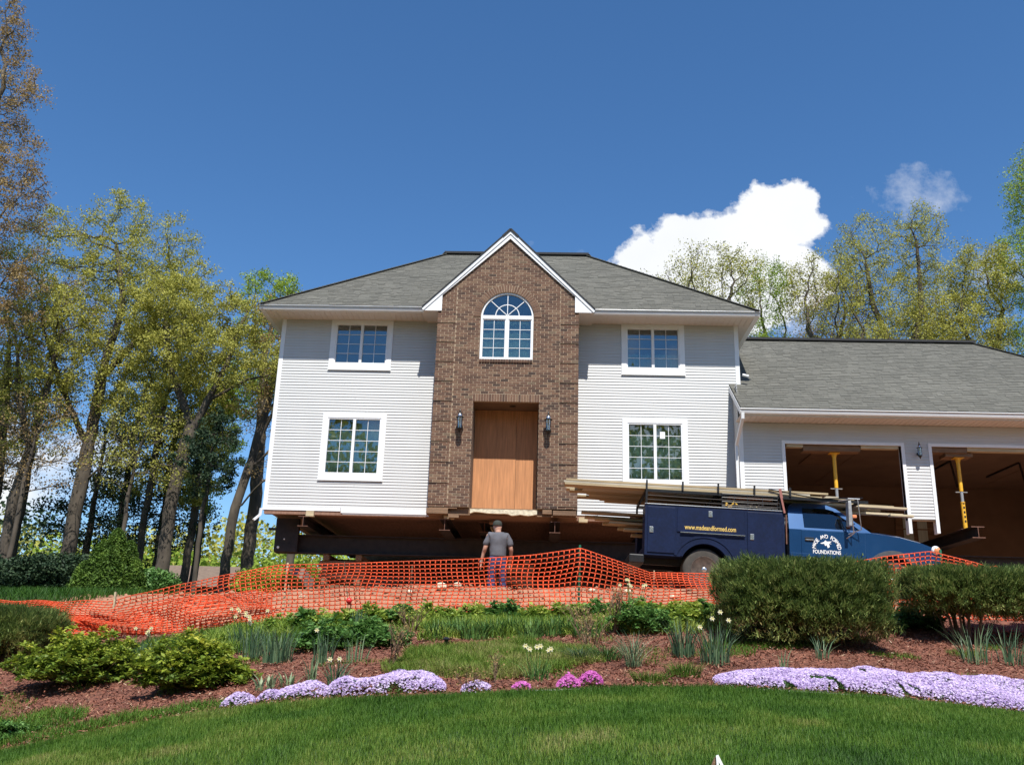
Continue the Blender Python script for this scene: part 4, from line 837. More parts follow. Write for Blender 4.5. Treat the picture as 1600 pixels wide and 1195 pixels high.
for i, (x, y, h) in enumerate(((-8.2, 13.5, 6.5), (-7.2, 15, 6.0), (-6.6, 12.5, 5.6), (-10.4, 14.5, 6.5))):
    tree('slim_tree', ['slim trunk directly above the round evergreen', 'slimmer trunk standing between the two big oaks', 'thin pale trunk just left of the straight grey oak', 'slim dark trunk behind the thick leaning oak'][i], (x, y), [[(x+.1, y, h*.3), (x+.05*i, y, h*.7), (x+.2, y, h)]], .15,
         [((x+.2, y, h), (1.3, 1.3, 2.2)), ((x-.2, y, h*.5), (1.2, 1.2, 1.1), .6)], 800, 'oak' if i != 1 else 'lime', 20+i, 12000, .05)
tree('oak_tree', 'smaller oak filling in between the two big oaks at left', (-8.3, 12.2), [[(-8.3, 12.2, 2), (-8.2, 12.2, 6)]], .13, [((-8.2, 12.2, 8.6), (2.0, 1.8, 2.2)), ((-8.6, 12.2, 5.4), (1.9, 1.6, 1.6), .7)], 1300, 'oak', 33, 9000, .042, twigs=1.6)
tree('oak_tree', 'smaller bronze green oak behind the slim forked trunk at left', (-13.2, 12.2), [[(-13.2, 12.2, 2), (-13.2, 12.2, 6.5)]], .14, [((-13.0, 12.2, 9.4), (2.0, 1.8, 2.4)), ((-13.6, 12.2, 6.0), (2.0, 1.6, 1.8), .7)], 1300, 'oakr', 34, 12000, .042, twigs=1.6)
tree('bare_tree', 'mostly bare fine branched small tree low between the left trunks', (-10.4, 7.2), [[(-10.4, 7.2, 1.5), (-10.3, 7.2, 3.5)]], .08, [((-10.2, 7.2, 3.2), (2.2, 1.4, 1.9))], 1400, 'oakr', 35, 3200, .036, twigs=1.8)
tree('bare_tree', 'mostly bare fine branched small tree between the oaks and the house', (-6.9, 7.4), [[(-6.9, 7.4, 1.2), (-6.8, 7.4, 3.0)]], .07, [((-6.6, 7.4, 3.2), (2.0, 1.3, 1.7))], 1300, 'oak', 36, 3800, .036, twigs=1.8)
tree('red_bud_tree', 'small reddish bare crown peeping over the left roof corner', (-5.2, 22), [[(-5.2, 22, 5), (-5.0, 22, 11)]], .2, [((-5.0, 22, 13.2), (1.5, 1.5, 2.0))], 900, 'oakr', 30, 3500, .04, twigs=1.6)
# trees behind the garage and roof
RT = [('oak_tree', 'sparse tree filling the gap left of the double topped oak', (21.3, 20.5), [[(21.3, 20.5, 6), (21.2, 20.5, 12)]], [((21.4, 20.5, 13.8), (2.1, 2.0, 2.2)), ((20.4, 20.5, 11.6), (2.0, 2.0, 1.6))], 1500, 'oakr', 17000, .045),
      ('oak_tree', 'sparse tree filling the gap right of the double topped oak', (26.0, 21), [[(26.0, 21, 6), (26.0, 21, 12)]], [((26.2, 21, 14.0), (2.2, 2.0, 2.0)), ((25.4, 21, 12.0), (2.2, 2.0, 1.6))], 1500, 'oak', 19000, .045),
      ('oak_tree', 'sparse spring tree rising right behind the right slope of the main roof', (14.3, 17), [[(14.3, 17, 6), (14.2, 17, 11.5)], [(14.2, 17, 9), (15.3, 17, 12.5)], [(14.2, 17, 9.2), (13.0, 17, 12.6)]], [((14.0, 17, 13.6), (1.7, 1.9, 2.1)), ((15.6, 17, 13.9), (1.5, 1.7, 1.9)), ((12.0, 17, 12.9), (.8, 1.2, 1.5), .6)], 1500, 'oak', 13000, .05),
      ('maple_tree', 'light green tree between the roof corner and the group above the garage', (17.4, 18.5), [[(17.4, 18.5, 6), (17.2, 18.5, 12)], [(17.3, 18.5, 9), (18.2, 18.5, 12)]], [((17.3, 18.5, 13.8), (1.3, 1.7, 2.0)), ((17.2, 18.5, 10.6), (1.6, 1.8, 1.7))], 1300, 'lime', 16000, .05),
      ('oak_tree', 'thin branched tree above the left part of the garage roof', (20.0, 17), [[(20.0, 17, 6), (20.1, 17, 11)], [(20.0, 17, 8), (18.8, 17, 11.5)], [(20, 17, 8), (21.3, 17, 11.5)]], [((19.6, 17, 13.2), (2.0, 1.9, 2.2)), ((20.6, 17, 10.4), (2.2, 2.0, 1.6), .7)], 1700, 'oak', 19000, .048),
      ('oak_tree', 'dark double topped oak, the tallest above the middle of the garage roof', (23.2, 18), [[(23.2, 18, 5), (23.3, 18, 9.5)], [(23.3, 18, 9.5), (22.2, 18, 13), (22.0, 18, 15.5)], [(23.3, 18, 9.5), (24.4, 18, 13), (24.5, 18, 16.5)]], [((22.0, 18, 15.2), (1.7, 2.0, 2.6)), ((24.6, 18, 16.0), (1.3, 1.8, 2.7)), ((23.4, 18, 12.0), (2.7, 2.4, 2.0), .7)], 2300, 'oak', 36000, .05),
      ('oak_tree', 'yellow green oak right of the double topped oak', (27.2, 18), [[(27.2, 18, 5), (27.0, 18, 9)], [(27.0, 18, 9), (26.1, 18, 12.5)], [(27.0, 18, 9), (28.1, 18, 13)]], [((27.3, 18, 14.4), (1.7, 2.0, 2.1)), ((26.4, 18, 11.6), (2.3, 2.2, 1.9), .8)], 1900, 'oak', 32000, .052),
      ('maple_tree', 'big fresh green tree at the right edge of the photo', (31.2, 18), [[(31.2, 18, 6), (30.8, 18, 13), (30.9, 18, 18)], [(30.9, 18, 11), (29.4, 18, 14.5)]], [((31.0, 18, 19.2), (2.0, 2.2, 2.6)), ((30.0, 18, 15.2), (2.3, 2.4, 2.3)), ((30.0, 18, 11.2), (2.6, 2.4, 1.9), .8)], 2500, 'lime', 44000, .055),
      ('small_tree', 'low bright green tree tucked beside the right eave of the main roof', (13.9, 12.5), [[(13.9, 12.5, 4), (14.0, 12.5, 8)]], [((14.1, 12.5, 8.6), (1.0, 1.3, 1.4))], 800, 'lime', 9000, .05)]
for i, (nm, lb, b, tr, ev, na, lm, nl, ls) in enumerate(RT): tree(nm, lb, b, tr, .24 if i != 3 else .18, ev, int(na*1.25), lm, 38+i, int(nl*.85), ls*.84, clump=.24, twigs=1.3)
tag(None or link('_', bpy.data.meshes.new('_'))) if False else None
# low growth under the trees
def shrub(name, label, x, y, rx, ry, h, lm, seed, n=9000, ls=.05, cat='shrub', group=None, z0=None):
    rg = np.random.default_rng(seed); z0 = zz(x, y)-.03 if z0 is None else z0; root = empty(name, (x, y, z0), 0, label, cat, group)
    t_ = MB()
    for k in range(7): a = k*2.4; t_.tube([(0, 0, 0), (rx*.35*cos(a), ry*.35*sin(a), h*.5), (rx*.6*cos(a), ry*.6*sin(a), h*.8)], [.02, .012, .005], 4)
    t_.build('stems', M['twig'], root)
    p = rg.normal(size=(n, 3)); p /= np.linalg.norm(p, axis=1, keepdims=True); rr = rg.random((n, 1))**.35; ph = np.arctan2(p[:, 1], p[:, 0])
    rr[:, 0] *= .75+.35*vnoise(ph*1.5, p[:, 2]*2.5, 1.5, seed)
    C = p*rr*np.array([rx, ry, h*.55]); C[:, 2] += h*.5; C = C[C[:, 2] > .02]
    bulk('foliage', leaf_quads(C, ls, rg, .4), M[lm], np.clip(rg.random(len(C))*.6+.4*vnoise(C[:, 0]*2, C[:, 2]*4, 2, seed), 0, 1), root); return root
# evergreens
def conifer(name, label, x, y, h, r, lm, seed, n=30000, ls=.05, droop=.0, sharp=1.0, lobes=None, cat='evergreen', core=True):
    rg = np.random.default_rng(seed); z0 = zz(x, y)-.1; root = empty(name, (x, y, z0), 0, label, cat)
    t_ = MB(); t_.tube([(0, 0, 0), (0, 0, h*.95)], [.05+r*.06, .015], 7); t_.build('trunk', M['bark'], root)
    lobes = lobes or [(0, 0, h, r)]; Cs = []
    for (lx, ly, lh, lr) in lobes:
        k = int(n*lh*lr/sum(a[2]*a[3] for a in lobes)); t = rg.random(k)**1.25; ph = rg.random(k)*2*pi
        prof = lr*(1-t)**sharp*(np.minimum(1, t*5+.45)); prof = prof*(.82+.3*vnoise(ph*1.6, t*7, 1.9, seed)+.14*vnoise(ph*3, t*14, 2.5, seed+1))
        rr = prof*np.sqrt(rg.uniform(.55, 1.05, k)); z = t*lh-droop*rr
        Cs.append(np.stack([lx+rr*np.cos(ph), ly+rr*np.sin(ph), z+.05], 1))
    C = np.concatenate(Cs); q = leaf_quads(C, ls, rg, .2, .45); rnd = np.clip(.45*vnoise(C[:, 0]*3+C[:, 1]*2, C[:, 2]*3, 1.6, seed)+rg.random(len(C))*.55, 0, 1)
    bulk('crown', q, M[lm], rnd, root); return root
conifer('arborvitae', 'bright green rounded evergreen left of the oak trunks', -5.0, 3.0, 1.9, .9, 'arb', 60, 52000, .04, sharp=.5, lobes=[(0, 0, 1.95, .55), (-.33, -.1, 1.6, .45), (-.68, -.2, 1.0, .42), (.36, .1, 1.62, .5), (.66, 0, 1.1, .40), (.1, -.4, 1.4, .5), (-.15, .3, 1.8, .45)])
shrub('dark_evergreen', 'dark evergreen bush low at the far left edge behind the clipped hedge', -7.2, 3.0, .95, .8, 1.15, 'hem', 61, 9000, .045, 'evergreen')
tree('hemlock', 'dark hemlock behind the slim pale trunk at left', (-10.8, 13), [[(-10.8, 13, 2), (-10.8, 13, 5)]], .14, [((-10.8, 13, 1.6), (2.3, 1.8, 1.6)), ((-10.5, 13, 4.2), (1.7, 1.6, 1.7))], 900, 'hem', 62, 7500, .055, clump=.26)
tree('hemlock', 'dark hemlock behind the round bright evergreen', (-7.9, 13.2), [[(-7.9, 13.2, 2), (-7.8, 13.2, 4.6)]], .13, [((-8.0, 13.2, 1.4), (2.2, 1.8, 1.5)), ((-7.7, 13.2, 3.8), (1.6, 1.6, 1.5))], 900, 'hem', 63, 7500, .055, clump=.26)
tree('hemlock', 'thin feathery hemlock between the grey oak and the house corner', (-3.9, 6.3), [[(-3.9, 6.3, 1), (-3.8, 6.3, 3.8)]], .07, [((-3.8, 6.3, 2.6), (1.2, 1.2, 1.5))], 700, 'hem', 64, 9000, .04, clump=.14)
UG = [(-1.6, 6.5, 1.2, 1.1, 'lime', 'yellow green shrub seen under the left end of the beams'), (.6, 8.8, 1.3, 1.3, 'leafg', 'green shrub seen below the left main beam'), (-2.6, 9.5, 1.4, 1.2, 'lime', 'light green shrub at the foot of the dark leaning tree'), (-5.2, 6.0, 1.1, .9, 'leafg', 'green shrub beside the foot of the straight grey oak'), (-8.5, 7.5, 1.6, 1.3, 'hem', 'dark shrub at the foot of the thick leaning oak'), (-10.8, 6.5, 1.6, 1.3, 'hem', 'dark shrub between the slim trunks at the far left')]
for i, (x, y, r, h, lm, lb) in enumerate(UG): shrub('shrub', lb, x, y, r, r*.8, h, lm, 70+i, 9000, .05)
shrub('dogwood', 'small white blossoms low in the dark wood at left', -5.9, 6.2, .35, .3, .5, 'cream', 90, 260, .04)
# distant wood closing the gaps low at left and behind the garage
def wood(label, xs, y0, y1, h0, h1, lm, seed, n):
    rg = np.random.default_rng(seed); x = rg.uniform(xs[0], xs[1], n); y = rg.uniform(y0, y1, n); top = h0+(h1-h0)*vnoise(x, y*0, .22, seed)+1.5*vnoise(x, y*0, .9, seed+1); z = gz(x, y)+top*rg.random(n)**.8
    k = vnoise(x*.8, z*.9, 1.0, seed+2) > .28; C = np.stack([x, y, z], 1)[k]
    return tag(bulk('distant_wood', leaf_quads(C, .17, rg), M[lm], np.clip(vnoise(C[:, 0], C[:, 2], .8, seed+5)*.6+rg.random(len(C))*.4, 0, 1)), kind='stuff')
wood('', (-50, -8), 36, 52, 3, 6.5, 'oak', 81, 26000); wood('', (-26, 6), 30, 40, 1.2, 3.2, 'lime', 82, 16000); wood('', (-60, -22), 20, 40, 3, 7, 'hem', 83, 14000)
wood('', (14, 60), 24, 36, 6.0, 10, 'oak', 84, 34000); wood('', (-5, 60), 40, 55, 3, 6, 'hem', 85, 16000)
# street trees across the road, behind the camera (seen in the window panes)
def street_wood(x0, x1, y0, y1, h0, h1, lm, seed, n):
    rg = np.random.default_rng(seed); x = rg.uniform(x0, x1, n); y = rg.uniform(y0, y1, n); top = h0+(h1-h0)*vnoise(x, x*0, .13, seed)+3*vnoise(x, x*0, .5, seed+1); z = gz(x, y)+top*rg.random(n)**.75
    k = vnoise(x*.5, z*.5, 1.0, seed+2)+.4*vnoise(x*1.6, z*1.6, 1., seed+3) > .42; C = np.stack([x, y, z], 1)[k]
    return tag(bulk('street_wood', leaf_quads(C, .30, rg), M[lm], np.clip(vnoise(C[:, 0], C[:, 2], .5, seed+5)*.6+rg.random(len(C))*.4, 0, 1)), kind='stuff')
street_wood(-40, 44, -56, -47, 14, 26, 'oak', 91, 42000); street_wood(-40, 44, -60, -54, 10, 20, 'hem', 92, 30000)
# small neighbouring house seen low between the trunks
nh = empty('neighbour_house', (-8.9, 22, -1.35), 0, 'low tan house with a brown roof far behind the trunks at left', 'house')
m = MB(); m.box(-3.6, 3.9, 0, 6, 0, 1.15); m.build('wall', M['tanw'], nh)
m = MB(); m.add([(-4, -.5, 1.1), (4.3, -.5, 1.1), (4.3, 6.5, 1.1), (-4, 6.5, 1.1), (-3.4, 3, 2.4), (3.7, 3, 2.4)], [(0, 1, 5, 4), (1, 2, 5), (2, 3, 4, 5), (3, 0, 4), (3, 2, 1, 0)]); m.build('roof', M['roof2'], nh)
for x in (-2.4, 1.8): m = MB(); m.box(x, x+.9, -.03, .0, .35, .9); m.build('window', M['room'], nh)
# ------------------------------------------------------------------ text helper
def text_mesh(body, h, mat_, name='lettering', depth=.002, bold=.012, sx=1.0):
    cu_ = bpy.data.curves.new('t', 'FONT'); cu_.body = body; cu_.size = 1; cu_.align_x = 'CENTER'; cu_.extrude = depth/h; cu_.offset = bold
    to = bpy.data.objects.new('t', cu_); COL.objects.link(to); dg = bpy.context.evaluated_depsgraph_get(); me = bpy.data.meshes.new_from_object(to.evaluated_get(dg))
    bpy.data.objects.remove(to); bpy.data.curves.remove(cu_)
    for v in me.vertices: v.co = (v.co.x*h*sx, v.co.z*h, v.co.y*h)   # text plane x,z facing -y
    me.materials.clear(); me.materials.append(mat_); me.name = name; return me
# ------------------------------------------------------------------ service truck
TRK = empty('service_truck', (10.03, -5.42, -2.2), 0, 'dark blue service body pickup with lumber on its rack, parked in front of the house', 'truck')
TRK.rotation_euler = (0, radians(2.05), 0)
WID = 1.96
def arcp(cx, cz, r, a0, a1, n=18): return [(cx+r*cos(radians(a0+(a1-a0)*i/n)), cz+r*sin(radians(a0+(a1-a0)*i/n))) for i in range(n+1)]
a_l = 180-math.degrees(math.asin((.62-.40)/.46)); 
body_out = [(-1.12, .60), (-.40, .60)]+arcp(0, .40, .46, 154, 6)+[(.458, .44), (1.48, .44), (1.48, 1.55), (-1.12, 1.55)]
sb = MB(); sb.plate(body_out, [], 0, .46); sb.plate(body_out, [], WID-.46, WID); sb.box(-1.10, 1.46, .461, WID-.461, .72, .80); sb.box(1.40, 1.46, .461, WID-.461, .801, 1.5)
SB = sb.build('service_body', M['bblue'], TRK)
m = MB(); m.box(-1.13, 1.49, -.012, .05, 1.551, 1.567, bev=.004); m.build('top_rail', M['chrome'], TRK)
m = MB(); m.box(-1.13, 1.49, WID-.05, WID+.01, 1.551, 1.567); m.build('top_rail', M['chrome'], TRK)
def cdoor(o, hx, hz, vert=True):
    d = MB(); d.plate(o, [], -.018, -.0005); dd = d.build('compartment_door', M['bblue'], TRK); bv = dd.modifiers.new('b', 'BEVEL'); bv.width = .006; bv.segments = 2
    h = MB(); w, hh = (.035, .055)
    h.box(hx-w, hx+w, -.03, -.019, hz-hh, hz+hh, bev=.004); h.box(hx-w*.6, hx+w*.6, -.036, -.031, hz-.01, hz+hh*.7); h.build('handle', M['chrome'], dd)
    return dd
cdoor([(-1.07, .65), (-.56, .65), (-.56, 1.51), (-1.07, 1.51)], -1.0, 1.07)
cdoor([(-.52, 1.06), (.74, 1.06), (.74, 1.51), (-.52, 1.51)], .10, 1.42)
cdoor([(.79, .50), (1.44, .50), (1.44, 1.51), (.79, 1.51)], .87, 1.04)
m = MB(); m.box(-.46, .74, -.045, -.019, 1.045, 1.058); m.build('drip_rail', M['chrome'], TRK)
m = MB(); m.plate(arcp(0, .40, .50, 154, 4)+list(reversed(arcp(0, .40, .462, 154, 4))), [], -.022, -.0008); m.plate(arcp(0, .40, .62, 158, 0)+list(reversed(arcp(0, .40, .57, 158, 0))), [], -.012, -.0009); m.build('wheel_arch_lip', M['bblue'], TRK)
link('website_lettering', text_mesh('www.madeandformed.com', .125, M['gold'], bold=.015, sx=.70), TRK, (.10, -.0185, 1.115))
# wheels
def wheel(x, y, dual=False):
    w = empty('wheel', (x, y, .395)); w.parent = TRK
    t = MB(); t.lathe([(.24, -.10), (.33, -.115), (.375, -.105), (.395, -.07), (.398, 0), (.395, .07), (.375, .105), (.33, .115), (.24, .10)], axis='Y', n=40); smooth_angle(t.build('tyre', M['rubber'], w), 50)
    if dual: t = MB(); t.lathe([(.24, .14), (.375, .135), (.398, .24), (.375, .345), (.24, .35)], axis='Y', n=32); t.build('tyre', M['rubber'], w)
    r = MB(); r.lathe([(.243, -.108), (.25, -.112), (.232, -.112), (.215, -.05), (.13, -.0), (.10, -.015), (.075, -.06), (.0755, -.065)], axis='Y', n=32)
    for k in range(8): a = k*pi/4+.2; r.lathe([(.012, -.03), (.012, -.004)], axis='Y', n=6, c=(.115*cos(a), 0, .115*sin(a)))
    smooth_angle(r.build('rim', M['rim'], w), 50)
    c_ = MB(); c_.lathe([(.075, -.062), (.06, -.10), (.03, -.115), (.001, -.116)], axis='Y', n=16); smooth_angle(c_.build('hub_cap', M['chrome'], w), 50)
wheel(0, .17, True); wheel(3.43, .16); wheel(0, WID-.45, False); wheel(3.43, WID-.16)
ch = MB(); ch.box(-1.1, 4.1, .5, .58, .48, .62); ch.box(-1.1, 4.1, WID-.58, WID-.5, .48, .62); ch.tube([(0, .1, .395), (0, WID-.1, .395)], .06, 8); ch.tube([(3.43, .2, .395), (3.43, WID-.2, .395)], .05, 8); ch.build('chassis', M['black'], TRK)
# cab: lower body with fender arch
FA = 3.45
def inset(z): return 0.0 if z < 1.24 else (z-1.24)*.36
low = [(1.57, .46), (2.985, .46)]+arcp(FA, .40, .45, 172, 8)+[(3.90, .48), (4.22, .50), (4.30, .62), (4.31, .84), (4.27, .98), (4.20, 1.04), (4.0, 1.11), (3.6, 1.19), (3.08, 1.245), (1.57, 1.245)]
cb = MB()
fnear = lambda u, v, w: (u, .012+w+(0.02 if v < .7 else 0)*(1), v)
cb.plate(low, [], .02, .10); cb.plate(low, [], WID-.10, WID-.02)
cb.box(1.57, 1.62, .101, WID-.101, .5, 1.24); cb.box(1.63, 2.98, .101, WID-.101, .5, .56)
# hood and front: cross sections swept over width
hs_ = [(3.06, 1.25), (3.3, 1.245), (3.7, 1.20), (4.05, 1.12), (4.20, 1.055), (4.28, .97), (4.305, .84)]; ys = [.02, .10, .28, .42, WID/2, WID-.42, WID-.28, WID-.10, WID-.02]; cz = [-.012, .022, .035, .07, .085, .07, .035, .022, -.012]
vs = [(x-(abs(y-WID/2)/WID*2)**3*.10, y, z+c_*(1 if i < 5 else .2)) for i, (x, z) in enumerate(hs_) for y, c_ in zip(ys, cz)]; k = len(ys)
cb.add(vs, [(i*k+j, i*k+j+1, (i+1)*k+j+1, (i+1)*k+j) for i in range(len(hs_)-1) for j in range(k-1)])
# greenhouse
gout = [(1.575, 1.247), (1.59, 1.62), (1.63, 1.73), (1.72, 1.775), (2.1, 1.785), (2.34, 1.76), (2.50, 1.70), (3.10, 1.247)]
ghole = [(1.86, 1.285), (1.86, 1.68), (2.30, 1.69), (2.44, 1.655), (2.90, 1.285)]
gn = lambda u, v, w: (u, .045+inset(v)+w, v); gf = lambda u, v, w: (u, WID-.045-inset(v)-w, v)
cb.plate(gout, [ghole], 0, .05, gn); cb.plate(gout, [ghole], 0, .05, gf)
rp = [(1.575, 1.247), (1.59, 1.62), (1.63, 1.73), (1.72, 1.775), (2.1, 1.785), (2.34, 1.76), (2.50, 1.70)]
def strip(mb_, prof, n=8, crown=.03, off=0, pad=0):
    rows = []
    for (x, z) in prof:
        y0 = .045+inset(z)+pad; y1 = WID-y0; rows.append([(x+off, y0+(y1-y0)*j/n, z+crown*sin(pi*j/n)*(1 if z > 1.7 else 0)) for j in range(n+1)])
    vs = [p for r_ in rows for p in r_]; mb_.add(vs, [(i*(n+1)+j, i*(n+1)+j+1, (i+1)*(n+1)+j+1, (i+1)*(n+1)+j) for i in range(len(prof)-1) for j in range(n)])
strip(cb, rp[2:]); strip(cb, rp[:3], crown=0)
CAB = smooth_angle(cb.build('cab', M['tblue'], TRK), 35)
g = MB(); strip(g, [(2.50, 1.695), (3.08, 1.25)], crown=0, pad=.03); sgl = g.build('windshield', M['tglass'], TRK); sm = sgl.modifiers.new('t', 'SOLIDIFY'); sm.thickness = .006
g = MB(); g.plate([(1.87, 1.29), (1.87, 1.60), (2.35, 1.60), (2.52, 1.56), (2.88, 1.29)], [], .02, .026, gn); g.build('side_window', M['tglass'], TRK)
g = MB(); g.plate(ghole, [], .02, .026, gf); g.build('side_window', M['tglass'], TRK)
# interior
it = MB(); it.bevbox(1.75, 2.05, .2, WID-.2, .9, 1.5, 0, .5, .05); it.bevbox(1.8, 2.3, .2, WID-.2, .75, .98, 0, .5, .05); it.box(2.75, 3.0, .12, WID-.12, 1.0, 1.25); it.build('seat', M['seat'], TRK)
it = MB(); n_ = 16; it.tube([(2.58+.06*cos(2*pi*i/n_), .55+.18*cos(2*pi*i/n_)*0+.17*sin(2*pi*i/n_), 1.28+.16*cos(2*pi*i/n_)) for i in range(n_+1)], .014, 6); it.build('steering_wheel', M['black'], TRK)
# door skin, handle, mouldings
d = MB(); d.plate([(1.79, .52), (2.95, .52), (2.97, 1.236), (1.79, 1.236)], [], .008, .0195); DR = d.build('door', M['tblue'], TRK); bv = DR.modifiers.new('b', 'BEVEL'); bv.width = .007; bv.segments = 2
h = MB(); h.box(1.85, 2.02, -.004, .007, 1.03, 1.10, bev=.004); h.build('handle', M['black'], DR)
h = MB(); h.box(1.86, 2.01, -.016, -.0045, 1.045, 1.062, bev=.003); h.build('handle_bar', M['chrome'], DR)
m = MB(); m.box(1.58, 1.785, -.006, .0075, .735, .80, bev=.004); m.box(1.79, 2.955, -.006, .0075, .735, .80, bev=.004); m.box(2.965, 3.0, -.006, .0195, .735, .80); m.box(3.9, 4.2, -.0, .0195, .6, .68); m.build('side_moulding', M['tblue'], TRK)
m = MB(); m.box(3.02, 3.30, .012, .0195, .925, .95, bev=.002); m.build('name_badge', M['gold'], TRK) if False else None
m = MB(); m.plate(arcp(FA, .40, .54, 176, 0)+[(3.99, .40)]+list(reversed(arcp(FA, .40, .452, 172, 0))), [], -.028, .0195); smooth_angle(m.build('fender_flare', M['greypl'], TRK))
m = MB(); m.bevbox(4.18, 4.42, -.01, WID+.01, .46, .72, 0, .5, .03); m.build('front_bumper', M['greypl'], TRK)
m = MB(); m.bevbox(-1.40, -1.125, -.02, WID+.02, .44, .60, 0, .5, .02); m.build('rear_bumper', M['black'], TRK)
m = MB(); m.lathe([(.001, -.05), (.05, -.045), (.078, -.02), (.082, .0), (.06, .05)], axis='Y', n=20, c=(4.245, .03, 1.0)); smooth_angle(m.build('turn_lamp_housing', M['trim'], TRK), 60)
m = MB(); m.lathe([(.001, -.03), (.04, -.026), (.058, -.01), (.05, .0)], axis='Y', n=20, c=(4.255, -.02, .995)); smooth_angle(m.build('turn_lamp', M['amber'], TRK), 60)
m = MB(); m.bevbox(4.20, 4.28, .12, .45, .86, .99, 0, .5, .02); m.build('headlight', M['lampglass'], TRK)
# gap panel between body and cab
m = MB(); m.box(1.49, 1.56, .3, WID-.3, .6, 1.2); m.build('cab_gap_frame', M['black'], TRK)
m = MB(); m.box(1.505, 1.525, .0, .03, .95, 1.50); m.build('reflector_strip', M['rust'], TRK)
# door logo: lettered arch over a base line and a small bird-like emblem
LC = (2.25, .90); rad_ = .20
word = 'MADE AND FORMED'
for i, chh in enumerate(word):
    if chh == ' ': continue
    a = radians(172-i*(164/(len(word)-1))); o = link('door_lettering', text_mesh(chh, .098, M['white'], bold=.018, sx=.84), DR, (LC[0]+rad_*cos(a), .0072, LC[1]+rad_*sin(a)), (0, pi/2-a, 0))
link('door_lettering', text_mesh('FOUNDATIONS', .098, M['white'], bold=.016, sx=.74), DR, (LC[0], .0072, LC[1]-.088))
em = MB()
em.plate([(-.12, .105), (-.05, .13), (-.02, .165), (.005, .14), (.10, .15), (.055, .12), (.09, .095), (.04, .105), (.055, .045), (.02, .02), (.0, .075), (-.03, .06), (-.045, .10), (-.09, .095)], [], .0052, .0072, lambda u, v, w: (LC[0]+u, w, LC[1]+v)); em.build('emblem', M['white'], DR)
# mirror
m = MB(); m.bevbox(2.60, 2.66, -.24, -.07, 1.32, 1.78, 0, .5, .012); m.build('mirror', M['galv'], TRK)
m = MB(); m.tube([(2.68, -.10, 1.84), (2.72, -.12, 1.2), (2.62, .01, 1.12)], .011, 6); m.tube([(2.68, -.10, 1.84), (2.2, .2, 1.78)], .008, 6); m.tube([(2.80, -.16, 1.84), (2.86, -.12, 1.28), (2.66, .0, 1.2)], .009, 6); m.tube([(2.62, -.16, 1.84), (2.84, -.16, 1.84)], .012, 6); smooth_angle(m.build('mirror_bracket', M['galv'], TRK), 60)
m = MB(); m.bevbox(2.72, 2.80, -.08, .0, 1.50, 1.56, 0, .5, .012); m.build('marker_lamp', M['amber'], TRK)
# ladder rack of dark tube
rk = MB(); rz = 1.845
for y in (.03, WID-.03):
    rk.box(-1.11, 3.05, y-.02, y+.02, rz-.05, rz)
    for x in (-1.10, 1.42): rk.box(x-.02, x+.02, y-.02, y+.02, 1.568, rz-.051)
for x in (-1.10, 0.25, 1.42, 2.9): rk.box(x-.02, x+.02, .051, WID-.051, rz-.05, rz-.0)
rk.build('ladder_rack', M['black'], TRK)
for x in (-1.10, -.42, .25, .93, 1.60): m = MB(); m.box(x-.016, x+.016, -.016, .010, rz+.001 if x > -1 else 1.57, rz+.17); m.build('rack_stake', M['black'], TRK)
m = MB(); m.tube([(-1.08, -.01, 1.72), (1.4, -.01, 1.70)], .007, 5); m.tube([(-1.08, -.01, 1.64), (1.4, -.01, 1.62)], .007, 5); m.build('side_rod', M['steel'], TRK)
m = MB(); m.beam((1.40, -.035, 1.98), (1.43, -.035, 1.80), .05, .012, up=(0, 1, 0)); m.beam((1.425, -.035, 1.80), (1.48, -.035, 1.52), .035, .012, up=(0, 1, 0)); m.build('ratchet_strap', mat('faded_red_strap', (.30, .12, .10), .8), TRK)
# tool basket above the body side
bk = MB()
for z in (1.60, 1.68, 1.76, 1.83):
    bk.tube([(.32, .0, z), (1.36, .0, z)], .008, 5); bk.tube([(.32, .4, z), (1.36, .4, z)], .008, 5)
for x in (.32, .55, .8, 1.08, 1.36): bk.tube([(x, .0, 1.57), (x, .0, 1.84)], .007, 5); bk.tube([(x, .4, 1.57), (x, .4, 1.84)], .007, 5)
bk.box(.34, 1.34, .02, .38, 1.572, 1.59); bk.build('side_basket', M['black'], TRK)
def on_truck(name, mb_, m_, label, cat):
    me = mb_.mesh(name, m_); o = link(name, me); o.matrix_world = Matrix.Translation((10.03, -5.42, -2.2)) @ Matrix.Rotation(radians(2.05), 4, 'Y'); return tag(o, label, cat)
b = MB(); b.box(.46, 1.28, .03, .2, 1.765, 1.81, bev=.004); on_truck('stained_plank', b, M['orangewood'], 'short orange brown plank in the basket above the truck body', 'plank')
b = MB(); b.tube([(.40+.0*i, -.0, 1.60) if i == 0 else (.35+.05*i, .02, 1.60+.06*((i % 3) == 1)+.03*(i > 3)) for i in range(6)], .022, 6); on_truck('yellow_strap', b, M['rope'], 'yellow strap bundled at the rear end of the truck basket', 'strap')
rr = random.Random(3); b = MB()
for k in range(26): x = rr.uniform(.6, 1.25); y = rr.uniform(.04, .34); b.tube([(x, y, 1.60), (x+rr.uniform(-.08, .08), y+.02, 1.60+rr.uniform(.03, .12)), (x+rr.uniform(-.15, .15), y, 1.60+rr.uniform(0, .05))], rr.uniform(.008, .018), 5)
tag(on_truck('chain_heap', b, M['steel'], 'heap of dark chains and hooks in the truck basket', 'chains'), kind='stuff')
b = MB(); b.beam((.7, .1, 1.61), (1.0, .12, 1.63), .03, .03); b.beam((.62, .05, 1.62), (.9, .06, 1.61), .03, .02); 
o = on_truck('wood_offcuts', b, M['wood'], 'pale wood offcuts lying among the chains in the truck basket', 'offcuts')
